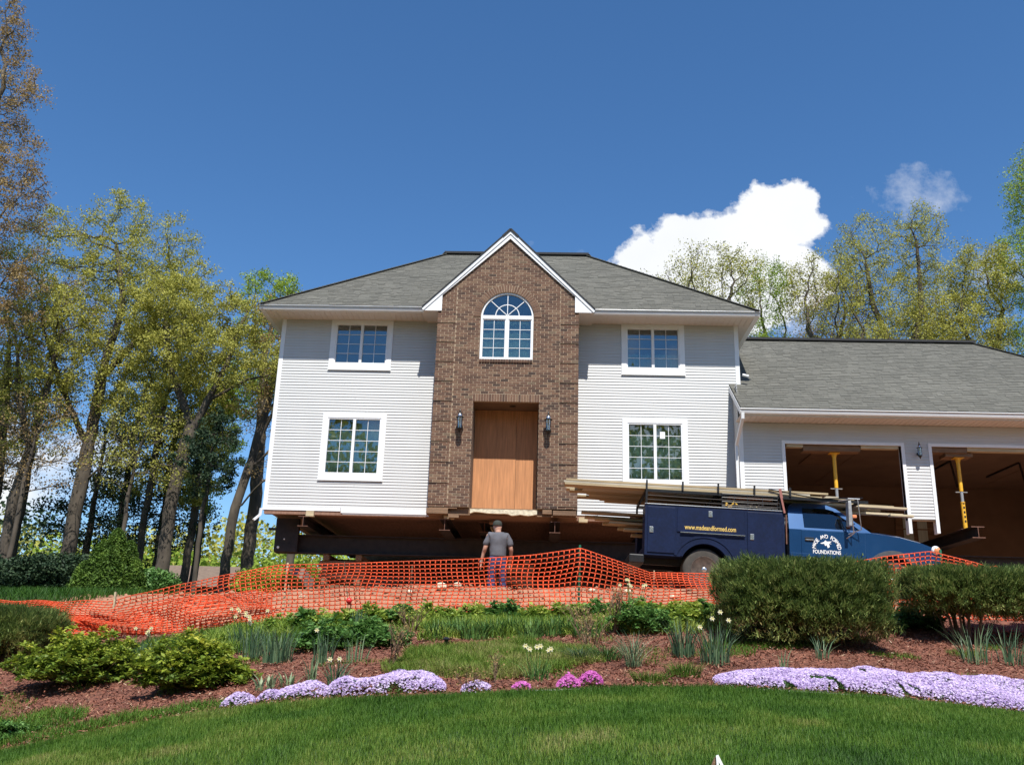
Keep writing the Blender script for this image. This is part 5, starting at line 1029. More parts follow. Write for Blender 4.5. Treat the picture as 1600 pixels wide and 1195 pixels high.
b = MB(); b.tube([(2.95-.25*i, .0+.01*sin(i*2.), 1.84+.055-.018*i*(i < 4)+(.0 if i < 4 else -.07+.035*(i-3))) for i in range(8)], .012, 5); on_truck('black_rope', b, M['black'], 'thin black rope looped along the lumber over the truck cab', 'rope')
# lumber on the rack: every board a thing
rr = random.Random(8); TM = Matrix.Translation((10.03, -5.42, -2.2)) @ Matrix.Rotation(radians(2.05), 4, 'Y')
def board(x0, x1, y, w, z, h, label, group=None, r=None, rot=0):
    mb_ = MB(); mb_.box(0, x1-x0, 0, w, 0, h, 0, rr.random() if r is None else r, bev=.003); o = link('lumber_board', mb_.mesh('lumber_board', M['wood']))
    o.matrix_world = TM @ Matrix.Translation((x0, y, z)) @ Matrix.Rotation(radians(rot), 4, 'Z'); return tag(o, label, 'board', group)
G1 = 'boards stacked on the truck rack'
LQ = ['front', 'second', 'third', 'fourth', 'fifth', 'rearmost']
z = rz+.002
ends = [(-2.66, 2.2), (-2.30, 2.4), (-2.55, 3.3), (-2.15, 2.9), (-2.38, 3.6), (-1.8, 3.2)]
lb = ['lowest front board on the truck rack, its pale end sticking out past the bricks']+['board %s back in the bottom layer of lumber on the truck rack' % q for q in ('second', 'third', 'fourth', 'fifth', 'sixth')]
for i, (a, b_) in enumerate(ends): board(a, b_, .03+i*.30, .285, z, .036, lb[i], G1)
for i, (a, b_) in enumerate([(-2.68, 1.98), (-2.4, 2.9), (-2.62, 3.1), (-2.2, 3.4), (-2.1, 3.7), (-1.9, 3.3)]): board(a, b_, .035+i*.30, .28, z+.039, .036, '%s board in the middle layer of the lumber on the truck rack' % LQ[i], G1)
for i, (a, b_) in enumerate([(-2.64, 2.32), (-2.45, 2.6), (-2.6, 3.0), (-2.0, 3.86), (-2.1, 3.2), (-1.9, 3.0)]): board(a, b_, .03+i*.30, .28, z+.078, .036, '%s board in the top layer of the lumber on the truck rack' % LQ[i], G1)
board(1.2, 3.93, .42, .14, z+.0-.0385, .036, 'long thin board reaching furthest forward above the truck hood', G1, .6)
board(2.3, 4.02, .9, .14, z-.08, .04, 'pale board with a light end above the truck hood', G1, .65); board(3.7, 4.15, .7, .14, z-.126, .04, 'short pale board end just below the lumber over the hood', G1, .7)
board(2.2, 3.3, 1.3, .10, z-.25, .04, 'narrow board slung low behind the truck windshield', G1, .2)
# lumber lying in the bed and out over the tail
G2 = 'boards sticking out of the truck bed'
bz = [(-2.30, .60, 1.47, 'uppermost pale ended'), (-2.22, .9, 1.43, 'second'), (-2.02, .75, 1.38, 'third'), (-1.85, 1.05, 1.34, 'fourth'), (-1.75, .62, 1.29, 'fifth'), (-1.55, .95, 1.24, 'sixth'), (-1.45, .70, 1.19, 'seventh'), (-1.28, 1.0, 1.13, 'lowest')]
for i, (a, y, z_, nm) in enumerate(bz): board(a, a+3.2 if a+3.2 < 1.35 else 1.35, y, .24, z_-.05, .038, '%s board of the stack sticking out of the truck bed' % nm, G2, .05+.04*i)
# ------------------------------------------------------------------ orange barrier mesh
FX = np.array([-3.2, -1.23, -.23, .51, 1.13, 1.99, 3.01, 4.24, 6.05, 6.88, 7.6, 8.14, 8.67, 9.65, 11.0, 12.17, 12.89, 13.58, 14.0, 14.6, 15.6])
FT = np.array([-2.9, -2.91, -2.90, -2.87, -2.70, -2.49, -2.27, -2.21, -2.10, -2.02, -1.90, -2.07, -2.24, -2.23, -2.15, -1.92, -1.82, -1.98, -2.12, -2.0, -2.3])
BX = np.array([-3.2, -1.14, -.15, .64, 2.08, 3.14, 4.3, 5.65, 7.28, 8.14, 9.64, 12.28, 15.6]); BZ = np.array([-3.36, -3.37, -3.39, -3.42, -3.24, -3.09, -3.05, -2.96, -2.94, -2.87, -2.76, -2.84, -2.8])
pit = .083; cols = np.arange(-3.2, 15.5, pit); NR = 15
x = cols[None, :]; v = np.linspace(0, 1, NR+1)[:, None]
top = np.interp(cols, FX, FT)[None, :]; bot = np.interp(cols, BX, BZ)[None, :]-.02
ns = lambda sc, sd: vnoise(cols, cols*0+.3, sc, sd)[None, :]
vv = v+.07*np.sin(pi*v)*(ns(.9, 4)-.5)*2+.05*np.sin(2*pi*v)*(ns(1.3, 9)-.5)*2; left = np.clip((3.0-x)/3.2, 0, 1)
vv = vv+left*.10*np.sin(pi*v)*np.sin(x*2.1+v*3)
Z = bot+(top-bot)*vv+.012*np.sin(x*9+v*7)*left
Y = -8.72+.035*np.sin(x*7.3+v*9)*np.sin(pi*v)*ns(1.7, 8)*2+.05*(ns(.8, 1)-.5)+.10*(ns(.6, 2)-.5)*np.sin(pi*v)+.06*np.sin(x*5.2+v*2.5)*np.sin(pi*v)-.10*(1-v)**2*(.4+ns(1.1, 6))+left*(.12*np.sin(x*3.1+v*5)*np.sin(pi*v)-.10*np.sin(pi*v))
X = x+.09*(ns(.7, 3)-.5)*2*(v-.5)+.035*np.sin(v*6+x*1.9)*np.sin(pi*v)
bul = np.exp(-((x-2.35)/.5)**2)*np.exp(-((v-.35)/.25)**2); Y = Y-.18*bul; X = X+.12*bul
# pulled to the stake tops
Pn = np.stack([X+0*v, Y+0*x, Z], -1)
def ribbons(P0, P1, up, w, off=0):
    d = P1-P0; n_ = up/np.maximum(np.linalg.norm(up, axis=-1, keepdims=True), 1e-6)*w/2; o = np.array([0, off, 0]); return np.stack([P0-n_+o, P1-n_+o, P1+n_+o, P0+n_+o], -2).reshape(-1, 4, 3)
H = ribbons(Pn[:, :-1], Pn[:, 1:], np.broadcast_to(np.array([0, 0, 1.]), Pn[:, :-1].shape), .0165)
Vv = ribbons(Pn[:-1], Pn[1:], np.broadcast_to(np.array([1., 0, 0]), Pn[:-1].shape), .0155, -.0025)
fen = bulk('safety_netting', np.concatenate([H, Vv]), M['net']); tag(fen, 'long orange plastic barrier netting strung across the slope below the house', 'netting'); sm = fen.modifiers.new('t', 'SOLIDIFY'); sm.thickness = .0018
# second loose layer gathered over the left stretch
k = cols < 3.05; P2 = Pn[:, k].copy(); P2[..., 1] -= .06+.04*np.sin(P2[..., 0]*4)[..., 0:1].mean() ; t_ = np.linspace(0, 1, NR+1)[:, None]
P2[..., 2] = bot[:, k]-.01+(top-bot)[:, k]*(.05+.62*t_+.06*np.sin(x[:, k]*2.7+t_*4)); P2[..., 0] += .05*np.sin(x[:, k]*5+t_*5)
P2 = P2[::1]; H2 = ribbons(P2[:, :-1], P2[:, 1:], np.broadcast_to(np.array([0, 0, 1.]), P2[:, :-1].shape), .015); V2 = ribbons(P2[:-1], P2[1:], np.broadcast_to(np.array([1., 0, 0]), P2[:-1].shape), .015, -.0025)
f2 = bulk('safety_netting', np.concatenate([H2, V2]), M['net']); tag(f2, 'sagging second layer of orange netting folded over the left stretch', 'netting'); sm = f2.modifiers.new('t', 'SOLIDIFY'); sm.thickness = .0018
# crumpled heap of netting at the far right
rg = np.random.default_rng(5); xs_ = np.arange(13.7, 15.6, .07); vs_ = np.linspace(0, 1, 12)
Xh, Vh = np.meshgrid(xs_, vs_); Yh = -8.2+.35*Vh+.08*np.sin(Xh*9+Vh*6); Zh = -2.35+.42*np.sin(pi*Vh)*(.7+.3*np.sin(Xh*3.3))+.06*np.sin(Xh*14+Vh*9); P3 = np.stack([Xh, Yh, Zh], -1)
f3 = bulk('safety_netting', np.concatenate([ribbons(P3[:, :-1], P3[:, 1:], np.broadcast_to(np.array([0, .4, 1.]), P3[:, :-1].shape), .018), ribbons(P3[:-1], P3[1:], np.broadcast_to(np.array([1., 0, 0]), P3[:-1].shape), .018, -.0025)]), M['net']); tag(f3, 'crumpled heap of orange netting at the right edge behind the clipped shrubs', 'netting'); sm = f3.modifiers.new('t', 'SOLIDIFY'); sm.thickness = .002
def stake(x, y, z0, z1, w, m_, label, lean=(0, 0)):
    mb_ = MB(); mb_.beam((0, 0, 0), (lean[0], lean[1], z1-z0), w, w*.6); o = mb_.build('stake', M[m_]); o.location = (x, y, z0); return tag(o, label, 'stake')
stake(3.13, -8.64, -3.15, -2.22, .03, 'wood', 'wooden stake at the fold where the netting turns left of centre', (.0, .02))
stake(3.22, -8.60, -3.15, -2.55, .02, 'wood', 'shorter thin stake right beside the wooden stake at the netting fold', (-.05, .0))
stake(.62, -8.80, -3.45, -2.74, .04, 'wood', 'pale wooden stake poking above the left stretch of netting', (-.03, 0))
stake(7.60, -8.66, -3.0, -1.84, .028, 'green', 'green stake holding the highest peak of the netting', (.02, .03))
stake(5.05, -8.6, -3.0, -2.2, .018, 'twig', 'thin brown stick behind the middle of the netting', (0, .02))
stake(8.72, -8.66, -2.9, -2.2, .028, 'wood', 'wooden stake at the low dip of netting left of the truck wheel', (.02, 0))
stake(13.05, -8.66, -2.9, -1.78, .03, 'green', 'green stake behind the netting in front of the truck nose', (0, .02))
mb_ = MB(); mb_.tube([(0, 0, 0), (-.10, .0, .52)], .006, 5); mb_.lathe([(.001, -.045), (.035, -.03), (.047, 0), (.035, .03), (.001, .045)], c=(0, 0, 0), n=14)
gb = empty('garden_reflector', (4.17, -8.85, -2.78), 0, 'shiny red ball on a thin leaning rod at the foot of the netting', 'garden marker')
mb_ = MB(); mb_.tube([(.0, 0, -.22), (-.015, 0, 0), (-.14, .1, .58)], .006, 5); mb_.build('rod', M['twig'], gb)
mb_ = MB(); mb_.lathe([(.002, -.048), (.03, -.038), (.05, 0), (.03, .038), (.002, .048)], n=16); smooth_angle(mb_.build('ball', M['red'], gb), 80)
# clods and stones on the dug soil
rg = np.random.default_rng(12); n = 5200; cx_ = rg.uniform(-1, 16, n); cy_ = -8.6+rg.random(n)**1.3*6.5; s = rg.uniform(.008, .035, n)*(1+.8*(rg.random(n) > .96)); cz_ = gz(cx_, cy_)+.02+s*.3
base_ = np.array([[1, 0, 0], [0, 1, 0], [-1, 0, 0], [0, -1, 0], [0, 0, .8], [0, 0, -.8]]); tri = [(0, 1, 4), (1, 2, 4), (2, 3, 4), (3, 0, 4), (1, 0, 5), (2, 1, 5), (3, 2, 5), (0, 3, 5)]
vt = base_[None]*s[:, None, None]*rg.uniform(.6, 1.4, (n, 6, 3))+np.stack([cx_, cy_, cz_], -1)[:, None]
tag(bulk('soil_clods', np.concatenate([vt[:, list(t)] for t in tri]), M['dirt']), kind='stuff')
def stone(x, y, r, m_, label):
    bm = bmesh.new(); bmesh.ops.create_icosphere(bm, subdivisions=2, radius=r)
    for v_ in bm.verts: v_.co *= .8+.4*vnoise(v_.co.x/r+x, v_.co.y/r+v_.co.z/r, 1.7); v_.co.z *= .7
    me = bpy.data.meshes.new('stone'); bm.to_mesh(me); bm.free(); me.materials.append(M[m_]); o = link('stone', me, None, (x, y, zz(x, y)+r*.4)); return tag(o, label, 'stone', 'stones on the dug soil')
for i, (x_, y_, r_) in enumerate(((5.3, -6.6, .10), (5.55, -6.3, .08), (4.8, -6.9, .06), (8.5, -6.8, .07), (9.2, -7.2, .06), (2.9, -6.7, .06), (7.9, -6.6, .06))): stone(x_, y_, r_, 'stone', ['larger pale stone on the soil crest left of the man', 'pale stone beside the larger one on the soil crest', 'small pale stone low on the crest at centre', 'pale stone behind the netting peak', 'pale stone left of the truck wheel behind the netting', 'pale stone behind the fold of the netting', 'pale stone between the man and the netting peak'][i])
# ------------------------------------------------------------------ man in a cap
def skin_mesh(name, verts, edges, m_, lv=2):
    """verts: (x,y,z,rx,ry) grown with a Skin modifier and baked to one smooth mesh"""
    bm = bmesh.new(); sk = bm.verts.layers.skin.verify(); vs = []
    for i, v_ in enumerate(verts):
        b_ = bm.verts.new(v_[:3]); b_[sk].radius = (v_[3], v_[4] if len(v_) > 4 else v_[3]); b_[sk].use_root = (i == 0); vs.append(b_)
    for a, b_ in edges: bm.edges.new((vs[a], vs[b_]))
    me = bpy.data.meshes.new('s'); bm.to_mesh(me); bm.free(); o = bpy.data.objects.new('s', me); COL.objects.link(o)
    s_ = o.modifiers.new('s', 'SKIN'); s_.use_smooth_shade = True; ss = o.modifiers.new('u', 'SUBSURF'); ss.levels = lv; ss.render_levels = lv
    dg = bpy.context.evaluated_depsgraph_get(); out_ = bpy.data.meshes.new_from_object(o.evaluated_get(dg)); bpy.data.objects.remove(o)
    out_.materials.clear(); out_.materials.append(m_); out_.name = name; out_.polygons.foreach_set('use_smooth', [True]*len(out_.polygons)); return out_
PX, PY = 6.13, -4.15
man = empty('person', (PX, PY, zz(PX, PY)+.02), radians(6), 'man in a grey t-shirt, dark cap and jeans standing with his back turned, looking down', 'person')
man.scale = (.97, .97, (-.80-zz(PX, PY)-.02)/1.745)
V = [(0, 0, .93, .145, .105), (0, .01, 1.08, .140, .105), (0, .02, 1.24, .17, .12), (0, .015, 1.38, .165, .11), (0, .03, 1.47, .072, .066), (-.005, .06, 1.525, .064, .062), (-.015, .085, 1.59, .080, .094), (-.02, .09, 1.66, .079, .092), (-.02, .085, 1.715, .045, .055),
     (-.10, 0, .84, .075, .08), (-.11, .01, .50, .052, .056), (-.12, -.02, .10, .045, .05), (-.13, .10, .045, .045, .035), (.10, 0, .84, .075, .08), (.12, .03, .50, .052, .056), (.14, .0, .10, .045, .05), (.16, .12, .045, .045, .035),
     (-.20, .01, 1.40, .068), (-.265, .0, 1.13, .048), (-.285, .05, 1.07, .042), (-.33, .10, .86, .031), (-.335, .115, .80, .036, .024), (.20, .01, 1.40, .068), (.275, .0, 1.13, .048), (.285, .06, 1.07, .042), (.265, .16, .87, .031), (.26, .19, .81, .036, .024),
     (-.045, .175, 1.60, .016), (-.095, .075, 1.605, .017, .012), (.06, .085, 1.605, .017, .012)]
E_ = [(0, 1), (1, 2), (2, 3), (3, 4), (4, 5), (5, 6), (6, 7), (7, 8), (0, 9), (9, 10), (10, 11), (11, 12), (0, 13), (13, 14), (14, 15), (15, 16), (3, 17), (17, 18), (18, 19), (19, 20), (20, 21), (3, 22), (22, 23), (23, 24), (24, 25), (25, 26), (6, 27), (6, 28), (6, 29)]
def finger(base, d, ln, side):
    b0 = len(V); p = Vector(base); d = Vector(d).normalized(); V.append((*p, .010)); 
    p1 = p+d*ln*.45; d2 = (d+Vector((0, .35, 0))+Vector((-side*.15, 0, 0))).normalized(); p2 = p1+d2*ln*.35; p3 = p2+(d2+Vector((0, .3, 0))).normalized()*ln*.25
    for q, r_ in ((p1, .0095), (p2, .0085), (p3, .007)): V.append((*q, r_))
    E_.extend([(b0, b0+1), (b0+1, b0+2), (b0+2, b0+3)]); return b0
for side, hand in ((-1, 21), (1, 26)):
    hx, hy, hz = V[hand][:3]
    for k, ln in enumerate((.078, .085, .08, .062)):
        f_ = finger((hx+side*.004, hy-.03+k*.021, hz-.045), (0, .15, -1), ln, side); E_.append((hand, f_))
    f_ = finger((hx-side*.01, hy+.04, hz-.005), (-side*.2, .6, -.9), .06, side); E_.append((hand, f_))
link('body', skin_mesh('body', V, E_, M['skin']), man)
SV = [(0, 0, .93, .195, .155), (0, .0, 1.0, .19, .15), (0, .01, 1.14, .185, .145), (0, .02, 1.28, .215, .155), (0, .012, 1.40, .195, .13), (0, .025, 1.465, .085, .075), (-.17, .01, 1.425, .085), (-.235, .008, 1.30, .078), (-.268, .0, 1.17, .082), (.17, .01, 1.425, .085), (.24, .008, 1.30, .078), (.278, .0, 1.17, .082)]
sh = link('tshirt', skin_mesh('tshirt', SV, [(0, 1), (1, 2), (2, 3), (3, 4), (4, 5), (4, 6), (6, 7), (7, 8), (4, 9), (9, 10), (10, 11)], M['shirt']), man)
tx = bpy.data.textures.new('folds', 'CLOUDS'); tx.noise_scale = .16; dm = sh.modifiers.new('folds', 'DISPLACE'); dm.texture = tx; dm.strength = .035; dm.mid_level = .5
JV = [(0, 0, .90, .185, .15), (0, 0, 1.02, .18, .142), (-.10, 0, .84, .11, .115), (-.11, .01, .50, .08, .085), (-.12, -.02, .12, .07, .078), (.10, 0, .84, .11, .115), (.12, .03, .50, .08, .085), (.14, .0, .12, .07, .078)]
link('jeans', skin_mesh('jeans', JV, [(0, 1), (0, 2), (2, 3), (3, 4), (0, 5), (5, 6), (6, 7)], M['jean']), man)
for s, yy in ((-1, .03), (1, .05)): link('boot', skin_mesh('boot', [(s*.13, yy-.05, .09, .055), (s*.13, yy-.02, .04, .055, .045), (s*.14, yy+.12, .035, .05, .035)], [(0, 1), (1, 2)], M['boot']), man)
cp_ = MB(); cp_.lathe([(.104, 1.645), (.107, 1.66), (.104, 1.695), (.088, 1.735), (.054, 1.758), (.012, 1.766)], c=(0, 0, 0), n=20)
cp_.v = [(-.02+v_[0]*.92, .085+v_[1]*1.08, v_[2]+(.0)) for v_ in cp_.v]; smooth_angle(cp_.build('cap', M['cap'], man), 70)
br_ = MB(); br_.plate([(-.075, .15), (.035, .15), (.03, .24), (-.02, .265), (-.065, .24)], [], 1.655, 1.667, lambda u, v_, w: (u, v_, w-(v_-.15)*.3)); br_.build('cap_brim', M['cap'], man)
wt = MB(); wt.tube([(-.327, .098, .875), (-.332, .104, .850)], .0345, 12); wt.build('wristwatch', M['chrome'], man)
# ------------------------------------------------------------------ flower bed and lawn
def blades(x, y, z, h, w, lean, rg, az=None, droop=.35, nseg=3):
    """curved strap leaves; all arguments arrays of length n -> (n*nseg,4,3)"""
    n = len(x); az = rg.random(n)*2*pi if az is None else az; d = np.stack([np.cos(az), np.sin(az), 0*az], 1); s = np.stack([-np.sin(az+rg.normal(size=n)*.6), np.cos(az), 0*az], 1)
    t = np.linspace(0, 1, nseg+1); P = []
    for k in t:
        c = np.stack([x, y, z], 1)+d*(lean*h*k*k*(1+droop*k))[:, None]+np.array([0, 0, 1.])*(h*(k-droop*.5*lean*k**3))[:, None]; ww = w*(1-k**2.2)*.5+.0005; P.append((c-s*ww[:, None], c+s*ww[:, None]))
    return np.concatenate([np.stack([P[i][0], P[i][1], P[i+1][1], P[i+1][0]], 1) for i in range(nseg)])
# lawn blades: dense near, clumpy colour
rg = np.random.default_rng(21)
def lawn_band(n, y0, y1, x0, x1, h, w):
    x = rg.uniform(x0, x1, n); y = rg.uniform(y0, y1, n); k = y < yedge(x)-.0; x, y = x[k], y[k]
    # keep to the view wedge, a little wider
    dx = (x-7.1)/(y+23.03); k = (dx > -.80) & (dx < .75); x, y = x[k], y[k]; n = len(x); hh = h*rg.uniform(.6, 1.25, n)*(.85+.3*vnoise(x, y, 2.2, 3)); az = rg.random(n)*2*pi
    lean = rg.uniform(.1, .8, n); ww = w*rg.uniform(.7, 1.3, n); z = gz(x, y)+.006; d = np.stack([np.cos(az), np.sin(az), 0*az], 1); s = np.stack([-np.sin(az), np.cos(az), 0*az], 1); B = np.stack([x, y, z], 1)
    T = B+d*(lean*hh)[:, None]+np.array([0, 0, 1.])*(hh*(1-.25*lean))[:, None]; tri = np.stack([B-s*ww[:, None]/2, B+s*ww[:, None]/2, T], 1)
    pat = .40*vnoise(x*.55, y*1.6, 1.1, 5)+.30*vnoise(x, y, 3.1, 6)+.18*vnoise(x*.25, y*1.3+x*.12, 1.0, 9); rnd = np.clip(pat*1.25-.16+rg.random(n)*.38, 0, 1); return tri, rnd
parts = [lawn_band(260000, -18.2, -15.4, 1.0, 13.5, .05, .0052), lawn_band(230000, -15.6, -13.9, .5, 13.5, .045, .006), lawn_band(26000, -14.25, -13.93, 1, 13.0, .065, .006)]
tag(bulk('lawn_grass', np.concatenate([p[0] for p in parts]), M['grass'], np.concatenate([p[1] for p in parts])), kind='stuff')
def patch_grass(name, poly_fn, n, x0, x1, y0, y1, h, w, hi=.25, m_='grass'):
    x = rg.uniform(x0, x1, n); y = rg.uniform(y0, y1, n); k = poly_fn(x, y); x, y = x[k], y[k]; n = len(x)
    q = blades(x, y, gz(x, y)+.01, h*rg.uniform(.4, 1.2, n)*(.7+.6*vnoise(x, y, 4, 2)), w*np.ones(n), rg.uniform(.1, .7, n), rg, nseg=2); r = np.clip(hi+.3*vnoise(x, y, 3, 4)+rg.random(n)*.35, 0, 1); return tag(bulk(name, q, M[m_], np.tile(r, 2)), kind='stuff')
ell = lambda cx, cy, rx, ry: (lambda x, y: ((x-cx)/rx)**2+((y-cy)/ry)**2+.5*(vnoise(x, y, 2.5, 8)-.5) < 1)
patch_grass('rough_grass', ell(6.55, -12.35, 1.15, .95), 52000, 5.2, 7.9, -13.6, -11.2, .11, .007, .52)
patch_grass('rough_grass', ell(3.0, -10.0, 1.7, .95), 26000, 1.2, 4.8, -11, -8.9, .10, .007, .15)
patch_grass('rough_grass', ell(.9, -13.1, 1.6, .5), 16000, -.6, 2.8, -13.7, -12.4, .09, .007, .2)
patch_grass('rough_grass', ell(3.1, -13.75, 1.2, .22), 7000, 1.8, 4.4, -14.0, -13.4, .08, .006, .2)
patch_grass('rough_grass', lambda x, y: vnoise(x, y, .8, 17) > .12, 52000, -11, -1.0, -8.6, 4, .17, .014, -.15)  # negative ramp offset puts the woodland shade into the blade colour
patch_grass('low_weeds', lambda x, y: vnoise(x, y, 2.0, 12) > .66, 30000, 8.9, 13.4, -13.5, -10.6, .06, .006, .3)
patch_grass('low_weeds', lambda x, y: vnoise(x, y, 2.0, 22) > .64, 30000, .6, 8.9, -13.9, -10.4, .05, .006, .3)
# mulch chips
n = 85000; x = rg.uniform(-.5, 13.5, n); y = -14+5.1*rg.random(n)**1.15; z = gz(x, y)+.012+rg.random(n)*.03; az = rg.random(n)*2*pi; nn = rg.normal(size=(n, 3))*.45; nn[:, 2] = 1; a, b = frames(nn); u = a*np.cos(az)[:, None]+b*np.sin(az)[:, None]; w_ = -a*np.sin(az)[:, None]+b*np.cos(az)[:, None]
s = rg.uniform(.006, .024, (n, 1)); C = np.stack([x, y, z], 1); q = np.stack([C-u*s-w_*s*.22, C+u*s-w_*s*.3, C+u*s+w_*s*.22, C-u*s+w_*s*.3], 1)
tag(bulk('mulch_chips', q, M['chips']), kind='stuff')
# ---- clipped yew hedge blocks
def hedge(name, label, cx, cy, rx, ry, h, seed, n, gap=0.0, skirt=.0, rot=0, brown=.5):
    rg = np.random.default_rng(seed); z0 = zz(cx, cy)-.03; root = empty(name, (cx, cy, z0), rot, label, 'hedge shrub')
    P = []; RR = []
    # stems
    st_ = MB()
    for k in range(12):
        a = k*2.4; r_ = .45*sqrt((k+.5)/12); x0_, y0_ = rx*r_*cos(a), ry*r_*sin(a); st_.tube([(x0_*.7, y0_*.7, 0), (x0_*1.0, y0_*1.0, h*.35), (x0_*1.6, y0_*1.5, h*.7)], [.022, .016, .008], 5)
        st_.tube([(x0_*1.0, y0_*1.0, h*.35), (x0_*1.2+.15*cos(a*3), y0_*1.1+.1, h*.62)], [.012, .006], 4)
    st_.build('stems', M['twig'], root)
    # superellipsoid shell, biased outwards; sprays of narrow leaves
    m_ = n//9; d = rg.normal(size=(m_, 3)); p_ = 10.0; d[:, 2] *= 1.0
    sc = 1/((np.abs(d[:, 0])**p_+np.abs(d[:, 1])**p_+np.abs(d[:, 2])**p_)**(1/p_))[:, None]; sh_ = d*sc; bump_ = .90+.10*vnoise(sh_[:, 0]*4+5, sh_[:, 2]*3+sh_[:, 1]*2, 1.5, seed)+.10*vnoise(sh_[:, 0]*9+sh_[:, 1]*5, sh_[:, 2]*9, 1.3, seed+2)
    rr = (rg.random(m_)**.30)*bump_; C = sh_*rr[:, None]*np.array([rx, ry, h*(1-gap)/2]); C[:, 2] += h*gap+h*(1-gap)/2
    cl_ = rg.random(m_); k = (C[:, 2] > .03) & (vnoise(sh_[:, 0]*11+sh_[:, 1]*7, sh_[:, 2]*8, 1.2, seed+4) > .25+.2*(sh_[:, 2] < .2)) & ~((C[:, 2] < h*(gap+.22)) & (rg.random(m_) < .55)); C = C[k]; out_ = sh_[k]; cl_ = cl_[k]; m_ = len(C)
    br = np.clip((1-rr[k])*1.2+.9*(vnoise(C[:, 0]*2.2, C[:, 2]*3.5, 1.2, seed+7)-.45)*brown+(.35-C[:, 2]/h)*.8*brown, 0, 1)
    for j in range(9):
        dr = out_/np.linalg.norm(out_, axis=1, keepdims=True)*.55+rg.normal(size=(m_, 3))*.42+np.array([0, 0, .6]); dr /= np.linalg.norm(dr, axis=1, keepdims=True); a, b = frames(dr); L_ = rg.uniform(.03, .085, (m_, 1)); w_ = .0065; base_ = C+rg.normal(size=(m_, 3))*.022
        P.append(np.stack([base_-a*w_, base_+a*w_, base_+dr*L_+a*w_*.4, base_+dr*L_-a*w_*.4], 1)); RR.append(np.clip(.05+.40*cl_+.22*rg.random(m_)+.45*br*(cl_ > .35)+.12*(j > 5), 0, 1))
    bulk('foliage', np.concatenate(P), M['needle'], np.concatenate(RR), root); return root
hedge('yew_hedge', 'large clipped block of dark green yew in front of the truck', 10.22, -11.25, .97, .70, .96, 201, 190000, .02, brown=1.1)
hedge('yew_hedge', 'clipped yew at right with bare stems and light showing under it', 12.55, -10.35, .72, .55, .93, 202, 90000, .42, brown=.5)
hedge('yew_hedge', 'clipped yew running off the right edge with a brown underside', 13.9, -10.0, .80, .6, .92, 203, 100000, .30, brown=.7)
hedge('yew_hedge', 'dark clipped yew block cut by the left edge of the photo', -.55, -9.7, .78, .6, .66, 204, 76000, .0, brown=.9)
# ---- leafy mound shrubs
def leafy(name, label, cx, cy, rx, ry, h, seed, n, m_='aza', ls=.035, cat='shrub', group=None, stems=True, asp=.38, flat=.7, hi=0.0, low=.08):
    rg = np.random.default_rng(seed); z0 = zz(cx, cy)-.02; root = empty(name, (cx, cy, z0), 0, label, cat, group)
    nc = max(40, n//26); d = rg.normal(size=(nc, 3)); d[:, 2] = np.abs(d[:, 2]); d /= np.linalg.norm(d, axis=1, keepdims=True); lump = .52+.62*vnoise(d[:, 0]*2.6+seed, d[:, 1]*2.6+d[:, 2]*2.4, 1.7, seed)
    rr = rg.random(nc)**.30*lump; C = d*rr[:, None]*np.array([rx, ry, h]); C[:, 2] += low*h
    if stems:
        s_ = MB()
        for i in range(0, nc, max(1, nc//46)): c = C[i]; s_.tube([(c[0]*.12, c[1]*.12, 0), (c[0]*.6, c[1]*.6, c[2]*.5), tuple(c)], [.011, .008, .004], 4)
        s_.build('stems', M['twig'], root)
    k = rg.integers(0, nc, n); az = rg.random(n)*2*pi; el = rg.uniform(-.25, .9, n); dr = np.stack([np.cos(az)*np.cos(el), np.sin(az)*np.cos(el), np.sin(el)], 1); side_ = np.cross(dr, rg.normal(size=(n, 3))*.4+np.array([0, 0, 1.])); side_ /= np.linalg.norm(side_, axis=1, keepdims=True)
    L_ = ls*rg.uniform(.7, 1.4, (n, 1))*2; b0 = C[k]+rg.normal(size=(n, 3))*ls*.45; mid = b0+dr*L_*.55; dn = np.array([0, 0, -1.])*L_*.18
    q = np.stack([b0, mid-side_*L_*asp*.5, b0+dr*L_+dn, mid+side_*L_*asp*.5], 1); v_ = rg.random(nc)
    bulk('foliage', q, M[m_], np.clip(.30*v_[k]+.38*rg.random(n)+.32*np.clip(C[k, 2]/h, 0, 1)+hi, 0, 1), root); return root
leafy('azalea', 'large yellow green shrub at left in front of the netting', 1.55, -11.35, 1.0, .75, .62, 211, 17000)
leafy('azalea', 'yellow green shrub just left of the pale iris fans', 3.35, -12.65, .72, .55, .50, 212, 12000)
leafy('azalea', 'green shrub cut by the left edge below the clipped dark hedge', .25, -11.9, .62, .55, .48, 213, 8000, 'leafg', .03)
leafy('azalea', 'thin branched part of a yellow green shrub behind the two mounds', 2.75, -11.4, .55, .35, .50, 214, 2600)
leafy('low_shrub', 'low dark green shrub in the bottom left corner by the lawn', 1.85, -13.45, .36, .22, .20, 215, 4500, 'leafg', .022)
leafy('low_shrub', 'low spreading juniper green cushion at the far left edge', .6, -12.9, .55, .3, .25, 216, 5200, 'leafg', .022)
